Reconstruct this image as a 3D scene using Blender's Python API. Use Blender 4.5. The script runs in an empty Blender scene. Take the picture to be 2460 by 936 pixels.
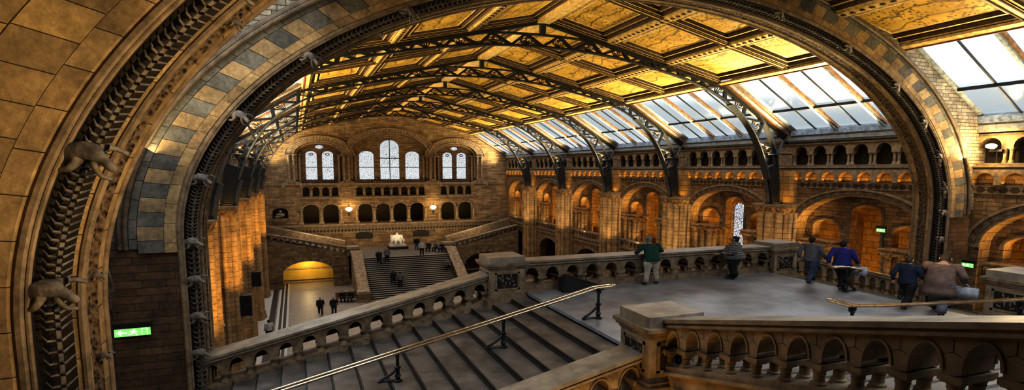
import bpy, math, random
from mathutils import Vector, Matrix
random.seed(7)
PI=math.pi; sin=math.sin; cos=math.cos
SC=bpy.context.scene; COL=SC.collection
XC=12.2; FL=-14.1; LZ=-4.02; G1=-7.3; B=10.2; T0=27.74; WX=29.0; YF=78.7

# ------------------------------------------------------------------ helpers
class MB:
    def __init__(s): s.v=[]; s.f=[]; s.m=[]; s.uv=[]
    def add(s,vs,fs,m=0,uvs=None,M=None):
        o=len(s.v)
        for p in vs:
            p=Vector(p)
            s.v.append(tuple(M@p if M else p))
        for i,f in enumerate(fs):
            s.f.append(tuple(k+o for k in f)); s.m.append(m if not isinstance(m,list) else m[i])
            s.uv.append(uvs[i] if uvs else None)
        return s
    def box(s,x0,x1,y0,y1,z0,z1,m=0,M=None):
        x0,x1=min(x0,x1),max(x0,x1); y0,y1=min(y0,y1),max(y0,y1); z0,z1=min(z0,z1),max(z0,z1)
        vs=[(x0,y0,z0),(x1,y0,z0),(x1,y1,z0),(x0,y1,z0),(x0,y0,z1),(x1,y0,z1),(x1,y1,z1),(x0,y1,z1)]
        return s.add(vs,[(0,3,2,1),(4,5,6,7),(0,1,5,4),(1,2,6,5),(2,3,7,6),(3,0,4,7)],m,None,M)
    def prism(s,poly,axis,a,b,m=0,M=None):
        # poly: 2D points; axis: extruded axis 'X','Y','Z'; the 2D pair is the remaining axes in order
        n=len(poly)
        def P(p,t):
            return {'X':(t,p[0],p[1]),'Y':(p[0],t,p[1]),'Z':(p[0],p[1],t)}[axis]
        vs=[P(p,a) for p in poly]+[P(p,b) for p in poly]
        fs=[tuple(range(n)),tuple(range(2*n-1,n-1,-1))]+[(i,i+n,(i+1)%n+n,(i+1)%n) for i in range(n)]
        return s.add(vs,fs,m,None,M)
    def lathe(s,prof,c=(0,0,0),seg=12,m=0,sx=1,sy=1,M=None):
        vs=[];fs=[]
        for r,z in prof:
            for k in range(seg):
                a=2*PI*k/seg; vs.append((c[0]+r*sx*cos(a),c[1]+r*sy*sin(a),c[2]+z))
        n=len(prof)
        for i in range(n-1):
            for k in range(seg):
                k2=(k+1)%seg; fs.append((i*seg+k,i*seg+k2,(i+1)*seg+k2,(i+1)*seg+k))
        fs.append(tuple(range(seg-1,-1,-1))); fs.append(tuple((n-1)*seg+k for k in range(seg)))
        return s.add(vs,fs,m,None,M)
    def tube(s,pts,r,seg=6,m=0,closed=False,M=None,up=None):
        pts=[Vector(p) for p in pts]; n=len(pts); vs=[];fs=[]
        if not isinstance(r,(list,tuple)): r=[r]*n
        nrm=None
        for i,p in enumerate(pts):
            a=pts[i-1] if (i>0 or closed) else p; b=pts[(i+1)%n] if (i<n-1 or closed) else p
            t=(b-a).normalized()
            if nrm is None:
                u=Vector((0,0,1)) if abs(t.z)<.9 else Vector((1,0,0))
                nrm=(u-t*u.dot(t)).normalized()
            else: nrm=(nrm-t*nrm.dot(t)).normalized()
            bn=t.cross(nrm)
            for k in range(seg):
                q=2*PI*(k+.5)/seg; vs.append(p+nrm*(r[i]*cos(q))+bn*(r[i]*sin(q)))
        for i in range(n if closed else n-1):
            j=(i+1)%n
            for k in range(seg):
                k2=(k+1)%seg; fs.append((i*seg+k,i*seg+k2,j*seg+k2,j*seg+k))
        if not closed:
            fs.append(tuple(range(seg-1,-1,-1))); fs.append(tuple((n-1)*seg+k for k in range(seg)))
        return s.add(vs,fs,m,None,M)
    def bar(s,a,b,w,h=None,m=0,M=None):
        # rectangular bar from a to b; w across (horizontal), h vertical
        a=Vector(a);b=Vector(b);h=h or w;t=(b-a).normalized()
        u=Vector((0,0,1)) if abs(t.z)<.95 else Vector((0,1,0))
        x=t.cross(u).normalized(); y=x.cross(t).normalized()
        vs=[p+x*i*w/2+y*j*h/2 for p in (a,b) for i,j in ((-1,-1),(1,-1),(1,1),(-1,1))]
        return s.add(vs,[(3,2,1,0),(4,5,6,7),(0,1,5,4),(1,2,6,5),(2,3,7,6),(3,0,4,7)],m,None,M)
    def ball(s,c,r,m=0,seg=8,rings=5,M=None):
        rx,ry,rz=(r,r,r) if not isinstance(r,(tuple,list)) else r
        pr=[(sin(PI*i/rings),-cos(PI*i/rings)) for i in range(rings+1)]
        vs=[];fs=[]
        for q,z in pr:
            for k in range(seg):
                a=2*PI*k/seg; vs.append((c[0]+rx*max(q,.02)*cos(a),c[1]+ry*max(q,.02)*sin(a),c[2]+rz*z))
        for i in range(rings):
            for k in range(seg):
                k2=(k+1)%seg; fs.append((i*seg+k,i*seg+k2,(i+1)*seg+k2,(i+1)*seg+k))
        fs.append(tuple(range(seg-1,-1,-1))); fs.append(tuple(rings*seg+k for k in range(seg)))
        return s.add(vs,fs,m,None,M)
    def build(s,name,mats,parent=None,smooth=False,loc=None):
        me=bpy.data.meshes.new(name); me.from_pydata(s.v,[],s.f); 
        for m in (mats if isinstance(mats,(list,tuple)) else [mats]): me.materials.append(m)
        me.polygons.foreach_set('material_index',s.m)
        if any(u is not None for u in s.uv):
            L=me.uv_layers.new(name='UVMap'); k=0
            for u,f in zip(s.uv,s.f):
                for i in range(len(f)):
                    L.data[k].uv=u[i] if u else (0,0); k+=1
        if smooth:
            me.polygons.foreach_set('use_smooth',[True]*len(s.f))
            try: me.set_sharp_from_angle(angle=math.radians(40))
            except Exception: pass
        me.update()
        o=bpy.data.objects.new(name,me); COL.objects.link(o)
        if parent: o.parent=parent
        if loc: o.location=loc
        return o
def thing(name,label,cat,loc=(0,0,0),group=None,rz=0):
    o=bpy.data.objects.new(name,None); COL.objects.link(o); o.empty_display_size=.2
    o.location=loc; o.rotation_euler[2]=rz; o['label']=label; o['category']=cat
    if group: o['group']=group
    return o
def tag(o,label,cat,group=None):
    o['label']=label;o['category']=cat
    if group:o['group']=group
    return o
def struct(o,label=None,cat=None):
    o['kind']='structure'
    if label: o['label']=label
    if cat: o['category']=cat
    return o
def copy_tree(o,parent=None,label=None,loc=None,scale=None):
    c=o.copy(); COL.objects.link(c)
    if parent: c.parent=parent
    for ch in KIDS.get(o.name,[]): copy_tree(ch,c)
    if label: c['label']=label
    if loc is not None: c.location=loc
    if scale is not None: c.scale=scale
    return c
KIDS={}
def snap_kids():
    KIDS.clear()
    for o in bpy.data.objects:
        if o.parent: KIDS.setdefault(o.parent.name,[]).append(o)

# ------------------------------------------------------------------ materials
class NT:
    def __init__(s,name):
        s.mat=bpy.data.materials.new(name); s.mat.use_nodes=True; s.t=s.mat.node_tree; s.n=s.t.nodes; s.l=s.t.links
        s.b=s.n['Principled BSDF']
    def node(s,ty,**k):
        n=s.n.new(ty)
        for a,v in k.items(): setattr(n,a,v)
        return n
    def inp(s,n,i,v):
        if isinstance(v,bpy.types.NodeSocket): s.l.new(v,n.inputs[i])
        elif v is not None: n.inputs[i].default_value=v
    def math(s,op,a,b=None,c=None):
        n=s.node('ShaderNodeMath',operation=op); s.inp(n,0,a)
        if b is not None: s.inp(n,1,b)
        if c is not None: s.inp(n,2,c)
        return n.outputs[0]
    def mix(s,f,a,b,mode='MIX'):
        n=s.node('ShaderNodeMix',data_type='RGBA',blend_type=mode); s.inp(n,0,f); s.inp(n,6,a); s.inp(n,7,b); return n.outputs[2]
    def noise(s,sc,det=4,rough=.6,vec=None):
        n=s.node('ShaderNodeTexNoise'); n.inputs['Scale'].default_value=sc; n.inputs['Detail'].default_value=det; n.inputs['Roughness'].default_value=rough
        if vec: s.l.new(vec,n.inputs['Vector'])
        return n.outputs['Fac']
    def ramp(s,f,stops):
        n=s.node('ShaderNodeValToRGB'); e=n.color_ramp.elements
        while len(e)<len(stops): e.new(.5)
        for q,(p,c) in zip(e,stops): q.position=p; q.color=c if len(c)==4 else (*c,1)
        s.l.new(f,n.inputs[0]); return n.outputs[0]
    def pos(s): return s.node('ShaderNodeNewGeometry').outputs['Position']
    def wallvec(s):
        g=s.node('ShaderNodeNewGeometry'); sp=s.node('ShaderNodeSeparateXYZ'); s.l.new(g.outputs['Position'],sp.inputs[0])
        sn=s.node('ShaderNodeSeparateXYZ'); s.l.new(g.outputs['True Normal'],sn.inputs[0])
        fx=s.math('GREATER_THAN',s.math('ABSOLUTE',sn.outputs[0]),.6)
        fz=s.math('GREATER_THAN',s.math('ABSOLUTE',sn.outputs[2]),.75)
        u=s.math('ADD',s.math('MULTIPLY',fx,sp.outputs[1]),s.math('MULTIPLY',s.math('SUBTRACT',1.,fx),sp.outputs[0]))
        v=s.math('ADD',s.math('MULTIPLY',fz,sp.outputs[1]),s.math('MULTIPLY',s.math('SUBTRACT',1.,fz),sp.outputs[2]))
        c=s.node('ShaderNodeCombineXYZ'); s.l.new(u,c.inputs[0]); s.l.new(v,c.inputs[1]); return c.outputs[0]
    def bump(s,h,st=.3,d=.02):
        n=s.node('ShaderNodeBump'); n.inputs['Strength'].default_value=st; n.inputs['Distance'].default_value=d
        s.l.new(h,n.inputs['Height']); s.l.new(n.outputs[0],s.b.inputs['Normal'])
    def fin(s,col,rough=.7,metal=0,spec=.3):
        s.inp(s.b,'Base Color',col); s.inp(s.b,'Roughness',rough); s.inp(s.b,'Metallic',metal)
        try: s.b.inputs['Specular IOR Level'].default_value=spec
        except Exception: pass
        return s.mat
def c4(c): return (*c,1)
def blockmat(name,c1,c2,mortar,w=.9,h=.3,ms=.02,uv=False,grime=.55,bs=.5,rough=.8,nsc=1.3):
    t=NT(name)
    vec=t.node('ShaderNodeTexCoord').outputs['UV'] if uv else t.wallvec()
    br=t.node('ShaderNodeTexBrick'); t.l.new(vec,br.inputs['Vector'])
    br.inputs['Color1'].default_value=c4(c1); br.inputs['Color2'].default_value=c4(c2); br.inputs['Mortar'].default_value=c4(mortar)
    br.inputs['Scale'].default_value=1; br.inputs['Brick Width'].default_value=w; br.inputs['Row Height'].default_value=h
    br.inputs['Mortar Size'].default_value=ms; br.inputs['Mortar Smooth'].default_value=.3; br.inputs['Bias'].default_value=0
    if not uv and w<10 and w>.1:
        wn_=t.node('ShaderNodeTexNoise'); wn_.inputs['Scale'].default_value=1.7; t.l.new(t.pos(),wn_.inputs['Vector'])
        ad=t.node('ShaderNodeVectorMath',operation='MULTIPLY_ADD'); ad.inputs[1].default_value=(.06,.035,0); t.l.new(wn_.outputs['Color'],ad.inputs[0]); t.l.new(vec,ad.inputs[2]); t.l.new(ad.outputs[0],br.inputs['Vector']); br.squash=.6; br.squash_frequency=3; br.offset=.37
    n1=t.noise(nsc,5,.65,t.pos()); n2=t.noise(9,5,.7,t.pos())
    g=t.ramp(n1,[(.3,(1-grime,)*3),(.62,(1.25,1.2,1.1))])
    c=t.mix(1.,br.outputs['Color'],g,'MULTIPLY')
    c=t.mix(.7,c,t.ramp(n2,[(.3,(.45,.43,.4)),(.7,(1.3,1.28,1.2))]),'MULTIPLY')
    hgt=t.math('ADD',t.math('MULTIPLY',br.outputs['Fac'],-1.),t.math('MULTIPLY',n2,.6))
    t.bump(hgt,bs,.03)
    return t.fin(c,rough)
def noisemat(name,c1,c2,sc=3,rough=.7,metal=0,bs=.2,lo=.35,hi=.65,spec=.3,det=5):
    t=NT(name); n=t.noise(sc,det,.65,t.pos()); c=t.ramp(n,[(lo,c1),(hi,c2)])
    if bs: t.bump(t.noise(sc*3,4,.6,t.pos()),bs,.02)
    return t.fin(c,rough,metal,spec)
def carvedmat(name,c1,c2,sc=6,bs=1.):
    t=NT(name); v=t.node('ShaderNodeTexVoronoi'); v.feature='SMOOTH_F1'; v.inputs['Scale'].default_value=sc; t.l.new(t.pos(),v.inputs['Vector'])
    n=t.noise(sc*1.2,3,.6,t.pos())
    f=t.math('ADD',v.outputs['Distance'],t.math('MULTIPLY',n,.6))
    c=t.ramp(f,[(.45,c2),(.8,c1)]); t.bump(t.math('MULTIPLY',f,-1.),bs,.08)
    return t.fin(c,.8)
def emat(name,col,st):
    t=NT(name); t.b.inputs['Emission Color'].default_value=c4(col); t.b.inputs['Emission Strength'].default_value=st
    return t.fin(c4(col),.5)
M={}
M['wall']=blockmat('tan_blockwork',(.33,.22,.125),(.15,.095,.05),(.06,.038,.022),.8,.2,.013)
M['farwall']=blockmat('far_wall_brickwork',(.32,.235,.145),(.17,.115,.068),(.08,.052,.032),1.4,.24,.018,grime=.4)
M['pale']=blockmat('daylit_brickwork',(.42,.38,.32),(.26,.235,.2),(.07,.06,.05),.6,.15,.013)  # paler colour carries the daylight falling on the upper brick
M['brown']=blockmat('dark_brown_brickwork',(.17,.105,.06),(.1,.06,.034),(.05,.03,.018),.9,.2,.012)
M['ashlar']=blockmat('golden_ashlar',(.52,.37,.18),(.25,.18,.11),(.03,.02,.012),.5,.6,.008,uv=True,grime=.45)
M['border']=blockmat('border_stone',(.46,.33,.18),(.28,.19,.11),(.03,.02,.012),.5,.6,.007,uv=True)
M['light']=noisemat('light_dressed_stone',(.17,.12,.075),(.4,.3,.19),2.5,.7,bs=.3)
M['grey']=noisemat('grey_dressed_stone',(.1,.09,.08),(.21,.19,.17),2.5,.75,bs=.3)
M['greyblk']=blockmat('blue_grey_block',(.2,.19,.175),(.1,.098,.095),(.03,.02,.015),.5,.6,.01,uv=True)
M['tanblk']=blockmat('tan_block',(.4,.3,.18),(.3,.21,.12),(.03,.02,.015),.5,.6,.012,uv=True)
M['mould']=noisemat('dark_moulding_stone',(.07,.05,.035),(.2,.14,.085),3,.6,bs=.3,spec=.5)
M['trim']=noisemat('tan_trim_stone',(.13,.09,.055),(.33,.235,.14),4,.65,bs=.35,spec=.4)
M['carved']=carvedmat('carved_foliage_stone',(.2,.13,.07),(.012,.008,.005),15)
M['carvedO']=carvedmat('carved_capital_stone',(.42,.25,.11),(.13,.065,.025),6,.8)
M['shaft']=blockmat('column_drum_stone',(.44,.3,.16),(.36,.245,.13),(.13,.08,.045),40,.3,.014,grime=.5,bs=.1)
M['spine']=noisemat('worn_grey_carving',(.07,.055,.045),(.26,.215,.17),6,.6,bs=.5,spec=.5)
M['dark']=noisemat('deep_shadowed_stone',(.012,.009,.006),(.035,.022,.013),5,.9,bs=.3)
M['iron']=noisemat('blue_black_iron',(.006,.007,.009),(.025,.026,.03),8,.45,.4,bs=.15,spec=.5)
M['irongrey']=noisemat('worn_grey_iron',(.025,.026,.03),(.09,.09,.09),14,.5,.3,bs=.3,spec=.5)
M['red']=noisemat('dull_red_paint',(.06,.012,.008),(.17,.04,.02),9,.6)
M['gold']=noisemat('gilded_moulding',(.4,.26,.08),(.85,.63,.28),5,.45,.25,bs=.15)
M['dgold']=noisemat('dark_stained_moulding',(.02,.01,.004),(.08,.04,.012),6,.6,bs=.1)
M['wood']=noisemat('orange_brown_timber',(.1,.05,.02),(.28,.14,.05),4,.5,bs=.1)
M['white']=noisemat('weathered_white_frame',(.12,.145,.18),(.33,.38,.45),5,.6,bs=.1)
M['cornice']=noisemat('grey_gutter',(.16,.17,.18),(.3,.31,.32),4,.6)
M['landing']=noisemat('grey_landing_stone',(.16,.16,.17),(.33,.33,.345),1.1,.34,bs=.25,spec=.5,det=8)
M['tread']=noisemat('worn_step_stone',(.055,.047,.042),(.17,.145,.125),1.6,.45,bs=.25,spec=.5,det=8)
M['stepshadow']=noisemat('step_edge_shadow',(.012,.011,.01),(.03,.027,.025),4,.5)  # dark strips paint the riser shadows along the step edges
M['fstep']=noisemat('pale_step_stone',(.24,.21,.18),(.4,.36,.31),5,.55)
M['rail']=noisemat('polished_coping_stone',(.17,.135,.1),(.38,.31,.23),2.2,.35,bs=.2,spec=.6)
M['brass']=noisemat('brass',(.55,.4,.24),(.85,.68,.48),9,.22,.95,bs=.05)
M['marble']=noisemat('white_marble',(.4,.39,.38),(.62,.61,.6),6,.4,bs=.1)
M['black']=noisemat('black_lacquer',(.005,.005,.006),(.02,.02,.022),6,.4,spec=.5)
M['plaque']=noisemat('black_slate',(.006,.006,.007),(.018,.017,.016),6,.6)
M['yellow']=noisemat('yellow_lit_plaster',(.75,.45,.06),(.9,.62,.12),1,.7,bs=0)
M['interior']=blockmat('orange_lit_blocks',(.5,.31,.13),(.36,.21,.08),(.15,.08,.03),1.1,.4,.02,grime=.35)  # orange lamplight on the gallery stone is put into this base colour
def goldpanel():
    t=NT('gilded_painted_panel')
    mp=t.pos()
    w=t.node('ShaderNodeTexWave',wave_type='BANDS'); w.inputs['Scale'].default_value=.35; w.inputs['Distortion'].default_value=9; w.inputs['Detail'].default_value=2.5; w.inputs['Detail Scale'].default_value=1.2
    t.l.new(mp,w.inputs['Vector'])
    v=t.node('ShaderNodeTexVoronoi'); v.inputs['Scale'].default_value=7; t.l.new(mp,v.inputs['Vector'])
    n=t.noise(1.1,2,.5,mp)
    branch=t.ramp(w.outputs['Fac'],[(.0,(1,1,1)),(.06,(0,0,0))])
    leaf=t.ramp(v.outputs['Distance'],[(.33,(1,1,1)),(.4,(0,0,0))])
    area=t.ramp(n,[(.4,(0,0,0)),(.5,(1,1,1))])
    f=t.mix(1.,leaf,area,'MULTIPLY'); f=t.mix(1.,f,branch,'ADD')
    base=t.ramp(t.noise(.9,5,.6,mp),[(.3,(.34,.2,.035)),(.7,(.68,.44,.09))])
    c=t.mix(t.math('MULTIPLY',f,.85),base,c4((.1,.06,.012)))
    return t.fin(c,.45,.2)
M['panel']=goldpanel()
def hallfloor():
    t=NT('hall_mosaic_floor')
    sp=t.node('ShaderNodeSeparateXYZ'); t.l.new(t.pos(),sp.inputs[0])
    x=t.math('DIVIDE',t.math('ADD',sp.outputs[0],4.),4.)   # X -4..0
    W=(.62,.6,.57); D=(.03,.03,.032); G=(.25,.235,.22)
    r=t.ramp(x,[(0,W),(.262,D),(.40,G),(.43,W),(.49,D),(.55,W),(.585,D),(.65,W),(.70,G)])
    r.node.color_ramp.interpolation='CONSTANT'
    n=t.noise(2.5,6,.7,t.pos()); n2=t.noise(14,3,.7,t.pos())
    c=t.mix(1.,r,t.ramp(n2,[(.3,(.6,.6,.6)),(.7,(1.25,1.2,1.15))]),'MULTIPLY')
    mo=t.ramp(n,[(.3,(.26,.215,.17)),(.7,(.42,.36,.3))])
    mo=t.mix(1.,mo,t.ramp(n2,[(.35,(.6,.6,.6)),(.65,(1.2,1.2,1.2))]),'MULTIPLY')
    f=t.math('GREATER_THAN',sp.outputs[0],-1.1)
    return t.fin(t.mix(f,c,mo),.45,0,.5)
M['floor']=hallfloor()
def diaper():
    t=NT('diaper_pattern_stone'); v=t.wallvec()
    mp=t.node('ShaderNodeMapping'); mp.inputs['Rotation'].default_value=(0,0,PI/4); mp.inputs['Scale'].default_value=(3.2,3.2,1); t.l.new(v,mp.inputs[0])
    ch=t.node('ShaderNodeTexChecker'); ch.inputs['Scale'].default_value=1; ch.inputs['Color1'].default_value=(.2,.15,.1,1); ch.inputs['Color2'].default_value=(.05,.032,.02,1); t.l.new(mp.outputs[0],ch.inputs[0])
    return t.fin(ch.outputs[0],.8)
M['diaper']=diaper()
def glassmat(name,tint,patt=False):
    t=NT(name); out=[n for n in t.n if n.type=='OUTPUT_MATERIAL'][0]
    tr=t.node('ShaderNodeBsdfTransparent'); gl=t.node('ShaderNodeBsdfGlossy'); gl.inputs['Roughness'].default_value=.15
    mx=t.node('ShaderNodeMixShader'); mx.inputs[0].default_value=.07
    if patt:
        v=t.node('ShaderNodeTexVoronoi'); v.feature='DISTANCE_TO_EDGE'; v.inputs['Scale'].default_value=4.5; t.l.new(t.pos(),v.inputs['Vector'])
        c=t.ramp(v.outputs['Distance'],[(.015,(.08,.08,.11)),(.06,tint)])
        v2=t.node('ShaderNodeTexVoronoi'); v2.inputs['Scale'].default_value=4; t.l.new(t.pos(),v2.inputs['Vector'])
        c=t.mix(.35,c,t.mix(.75,v2.outputs['Color'],(1,1,1,1)),'MULTIPLY'); t.l.new(c,tr.inputs[0])
    else: tr.inputs[0].default_value=c4(tint)
    t.l.new(tr.outputs[0],mx.inputs[1]); t.l.new(gl.outputs[0],mx.inputs[2]); t.l.new(mx.outputs[0],out.inputs[0])
    return t.mat
M['glass']=glassmat('skylight_glass',(.93,.96,.97))
M['stained']=glassmat('leaded_glass',(1.,1.,1.),True)
M['exitg']=emat('lit_green_sign',(.22,.62,.16),1.3)
M['exitw']=emat('lit_white_symbol',(.8,1.,.75),1.6)
M['bulb']=emat('warm_lamp_glow',(1.,.72,.3),40)
M['bulb2']=emat('warm_shade_glow',(1.,.7,.28),9)
# ------------------------------------------------------------------ architecture helpers
def roofz(x):
    d=abs(x-XC)
    return 7.62-.2254*d if d<=11.4 else 5.05-.583*(d-11.4)
def archhole(uc,h,zb,zs,zc):
    return (uc-h,uc+h,(lambda u:zs+(zc-zs)*math.sqrt(max(0,1-((u-uc)/h)**2))),(lambda u:zb))
def circhole(uc,zc,rx,rz):
    return (uc-rx,uc+rx,(lambda u:zc+rz*math.sqrt(max(0,1-((u-uc)/rx)**2))),(lambda u:zc-rz*math.sqrt(max(0,1-((u-uc)/rx)**2))))
def plate(mb,axis,u0,u1,z0,z1,holes,d0,d1,mf=0,mr=0,n=12,back=True):
    # wall plate with openings; axis 'X': plane normal X (u=Y) ; axis 'Y': plane normal Y (u=X)
    zt=z1 if callable(z1) else (lambda u:z1)
    def P(u,z,d): return (d,u,z) if axis=='X' else (u,d,z)
    holes=sorted(holes,key=lambda h:h[0])
    us=[u0,u1]
    for a,b,_,_ in holes:
        us+= [ (a+b)/2-(b-a)/2*cos(PI*i/n) for i in range(n+1)]
    if callable(z1): us+=[XC,XC-11.4,XC+11.4]
    us=sorted(u for u in set(round(u,5) for u in us) if u0-1e-6<=u<=u1+1e-6)
    for a,b in zip(us,us[1:]):
        if b-a<1e-5: continue
        mid=(a+b)/2; h=next((h for h in holes if h[0]<mid<h[1]),None)
        segs=[]
        if h is None: segs.append(((z0,z0),(zt(a),zt(b))))
        else:
            ta,tb,ba,bb=h[2](a),h[2](b),h[3](a),h[3](b)
            segs.append(((ta,tb),(zt(a),zt(b))))
            if min(ba,bb)>z0+1e-4: segs.append(((z0,z0),(ba,bb)))
            mb.add([P(a,ta,d0),P(b,tb,d0),P(b,tb,d1),P(a,ta,d1)],[(0,1,2,3)],mr)
            if min(ba,bb)>z0+1e-4 or max(ba,bb)>z0+1e-2: mb.add([P(a,ba,d0),P(b,bb,d0),P(b,bb,d1),P(a,ba,d1)],[(0,1,2,3)],mr)
        for lo,hi in segs:
            for d in ((d0,d1) if back else (d0,)):
                mb.add([P(a,lo[0],d),P(b,lo[1],d),P(b,hi[1],d),P(a,hi[0],d)],[(0,1,2,3)],mf)
    for h in holes:
        for u in (h[0],h[1]):
            t,b=h[2](u),h[3](u)
            if t-b>1e-3: mb.add([P(u,b,d0),P(u,t,d0),P(u,t,d1),P(u,b,d1)],[(0,1,2,3)],mr)
    # outer rim
    for u in (u0,u1): mb.add([P(u,z0,d0),P(u,zt(u),d0),P(u,zt(u),d1),P(u,z0,d1)],[(0,1,2,3)],mf)
    if not any(h[3]((h[0]+h[1])/2)<=z0+1e-3 for h in holes): mb.add([P(u0,z0,d0),P(u1,z0,d0),P(u1,z0,d1),P(u0,z0,d1)],[(0,1,2,3)],mf)
def ring(mb,axis,uc,h,zs,zc,w,d0,d1,m=0,n=20,wz=None,alt=None,leg=0):
    # raised archivolt band following an arch opening
    wz=wz if wz is not None else w*.7
    def P(u,z,d): return (d,u,z) if axis=='X' else (u,d,z)
    pts=[]
    if leg: pts.append((-h,-leg,-h-w,-leg))
    for i in range(n+1):
        t=PI-PI*i/n
        pts.append((h*cos(t),(zc-zs)*sin(t),(h+w)*cos(t),(zc-zs+wz)*sin(t)))
    if leg: pts.append((h,-leg,h+w,-leg))
    for i,(a,b) in enumerate(zip(pts,pts[1:])):
        mm=m if alt is None else (m if i%2 else alt)
        A,Bp,C,D=[(uc+p,zs+q) for p,q in ((a[0],a[1]),(a[2],a[3]),(b[2],b[3]),(b[0],b[1]))]
        mb.add([P(*A,d0),P(*Bp,d0),P(*C,d0),P(*D,d0),P(*A,d1),P(*Bp,d1),P(*C,d1),P(*D,d1)],
               [(0,1,2,3),(7,6,5,4),(0,4,5,1),(1,5,6,2),(2,6,7,3),(3,7,4,0)],mm)
def column(mb,x,y,z0,z1,r,ms=0,mc=1,cap=.3,base=.2,seg=10,capw=1.7,sx=1,sy=1,ring_at=None):
    mb.lathe([(r*1.55,0),(r*1.55,base*.35),(r*1.3,base*.5),(r*1.35,base*.75),(r,base)],(x,y,z0),seg,mc,sx,sy)
    mb.lathe([(r,base),(r*.97,z1-z0-cap)],(x,y,z0),seg,ms,sx,sy)
    mb.lathe([(r,0),(r*1.15,cap*.12),(r,cap*.2),(r*capw*.92,cap*.7)],(x,y,z1-cap),seg,mc,sx,sy)
    w=r*capw; mb.box(x-w*sx,x+w*sx,y-w*sy,y+w*sy,z1-cap*.3,z1,mc)
    if ring_at: mb.lathe([(r,-.06),(r*1.3,-.03),(r*1.3,.03),(r,.06)],(x,y,ring_at),seg,mc,sx,sy)

# ------------------------------------------------------------------ hall floor
mb=MB(); mb.box(-8,33.5,-6,82,FL-.3,FL); struct(mb.build('floor',M['floor']),'hall floor of speckled tan mosaic with black and white border stripes on the left','floor')

# ------------------------------------------------------------------ great transverse arches
EA,EB,ZS=14.65,7.75,-1.8
def apt(r,t): return XC+(EA+r)*cos(t), ZS+(EB+r*.7)*sin(t)
NV=73
def arch_samples(r,zleg,n=NV*2,st=.33):
    pts=[]
    L=abs(ZS-zleg); k=max(2,int(L/st))
    for i in range(k): pts.append((XC-EA-r, zleg+L*i/k))
    for i in range(n+1): pts.append(apt(r,PI-PI*i/n))
    for i in range(1,k+1): pts.append((XC+EA+r, ZS-L*i/k))
    return pts,k
def sweep_band(mb,pr,zleg,mats,alt=False,side=None):
    # pr: profile [(r,y)...]; one band strip per profile edge
    cur=[]
    for r,y in pr:
        pts,k=arch_samples(r,zleg); cur.append([(x,y,z) for x,z in pts])
    n=len(cur[0]); L=[0]
    for i in range(1,n): L.append(L[-1]+math.dist(cur[0][i],cur[0][i-1]))
    vv=[0]
    for j in range(1,len(pr)): vv.append(vv[-1]+math.dist(pr[j],pr[j-1]))
    for j in range(len(pr)-1):
        for i in range(n-1):
            m=mats[j] if isinstance(mats,list) else mats
            if alt==-9: m=0
            elif alt: m=[m,alt][((i-k)//2)%2]
            u0,u1=(L[i],L[i+1]) if not alt else (.25+((i-k)//2*.5+((i-k)%2)*.25),.25+((i-k)//2*.5+((i-k)%2)*.25+.25))
            v0,v1=(vv[j],vv[j+1]) if not alt else (0,.6)
            mb.add([cur[j][i],cur[j][i+1],cur[j+1][i+1],cur[j+1][i]],[(0,1,2,3)],m,[((u0,v0),(u1,v0),(u1,v1),(u0,v1))])
def sweep_roll(mb,r,y,R,zleg,m=0,seg=8):
    pts,k=arch_samples(r,zleg,110); mb.tube([(x,y,z) for x,z in pts],R,seg,m)
def make_monkey():
    # crouching carved monkey clinging to the arch; long axis X (about .8), height .35, z up the arch
    def skin(vs,es): return skin_mesh(vs,es,sub=2)
    vs=[((-.14,0,-.01),.1),((-.02,-.08,.09),.115),((.11,-.11,.07),.1),((.21,-.14,-.01),.055),((.29,-.17,-.06),.085),((.36,-.2,-.11),.045),
        ((-.06,-.1,-.07),.075),((-.12,-.12,-.17),.05),((-.24,-.06,-.2),.035),((-.26,-.04,.02),.06),((-.4,0,-.07),.04),
        ((.16,-.1,.14),.05),((.3,-.05,.15),.042),((.42,0,.1),.034),((.12,-.13,-.09),.048),((.2,-.1,-.2),.036),((.3,-.04,-.22),.03),
        ((-.24,-.02,-.12),.026),((-.38,-.04,-.18),.024),((-.46,-.04,-.1),.022),((-.42,-.05,-.02),.02)]
    es=[(0,1),(1,2),(2,3),(3,4),(4,5),(0,6),(6,7),(7,8),(0,9),(9,10),(2,11),(11,12),(12,13),(2,14),(14,15),(15,16),(0,17),(17,18),(18,19),(19,20)]
    vs=[(p,r*.85) for p,r in vs]
    return skin(vs,es)
def skin_mesh(vs,es,sub=1,root=0):
    me=bpy.data.meshes.new('tmp'); me.from_pydata([v[0] for v in vs],es,[])
    o=bpy.data.objects.new('tmp',me); COL.objects.link(o)
    md=o.modifiers.new('s','SKIN'); 
    for i,v in enumerate(vs):
        r=v[1]; r=(r,r) if not isinstance(r,tuple) else r
        sv=me.skin_vertices[0].data[i]; sv.radius=r; sv.use_root=(i==root)
    md.use_smooth_shade=True
    if sub:
        ss=o.modifiers.new('u','SUBSURF'); ss.levels=sub; ss.render_levels=sub
    bpy.context.view_layer.update()
    dg=bpy.context.evaluated_depsgraph_get(); ev=o.evaluated_get(dg); res=bpy.data.meshes.new_from_object(ev)
    bpy.data.objects.remove(o); bpy.data.meshes.remove(me)
    res.polygons.foreach_set('use_smooth',[True]*len(res.polygons))
    return res
def obj_from(me,name,mat,parent=None,loc=(0,0,0),rot=(0,0,0),sc=(1,1,1)):
    me=me if me.users==0 or True else me.copy()
    if not me.materials: me.materials.append(mat)
    o=bpy.data.objects.new(name,me); COL.objects.link(o); o.location=loc; o.rotation_euler=rot; o.scale=sc
    if parent: o.parent=parent
    return o
MONK=make_monkey(); MONK.materials.append(M['spine'])
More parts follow.
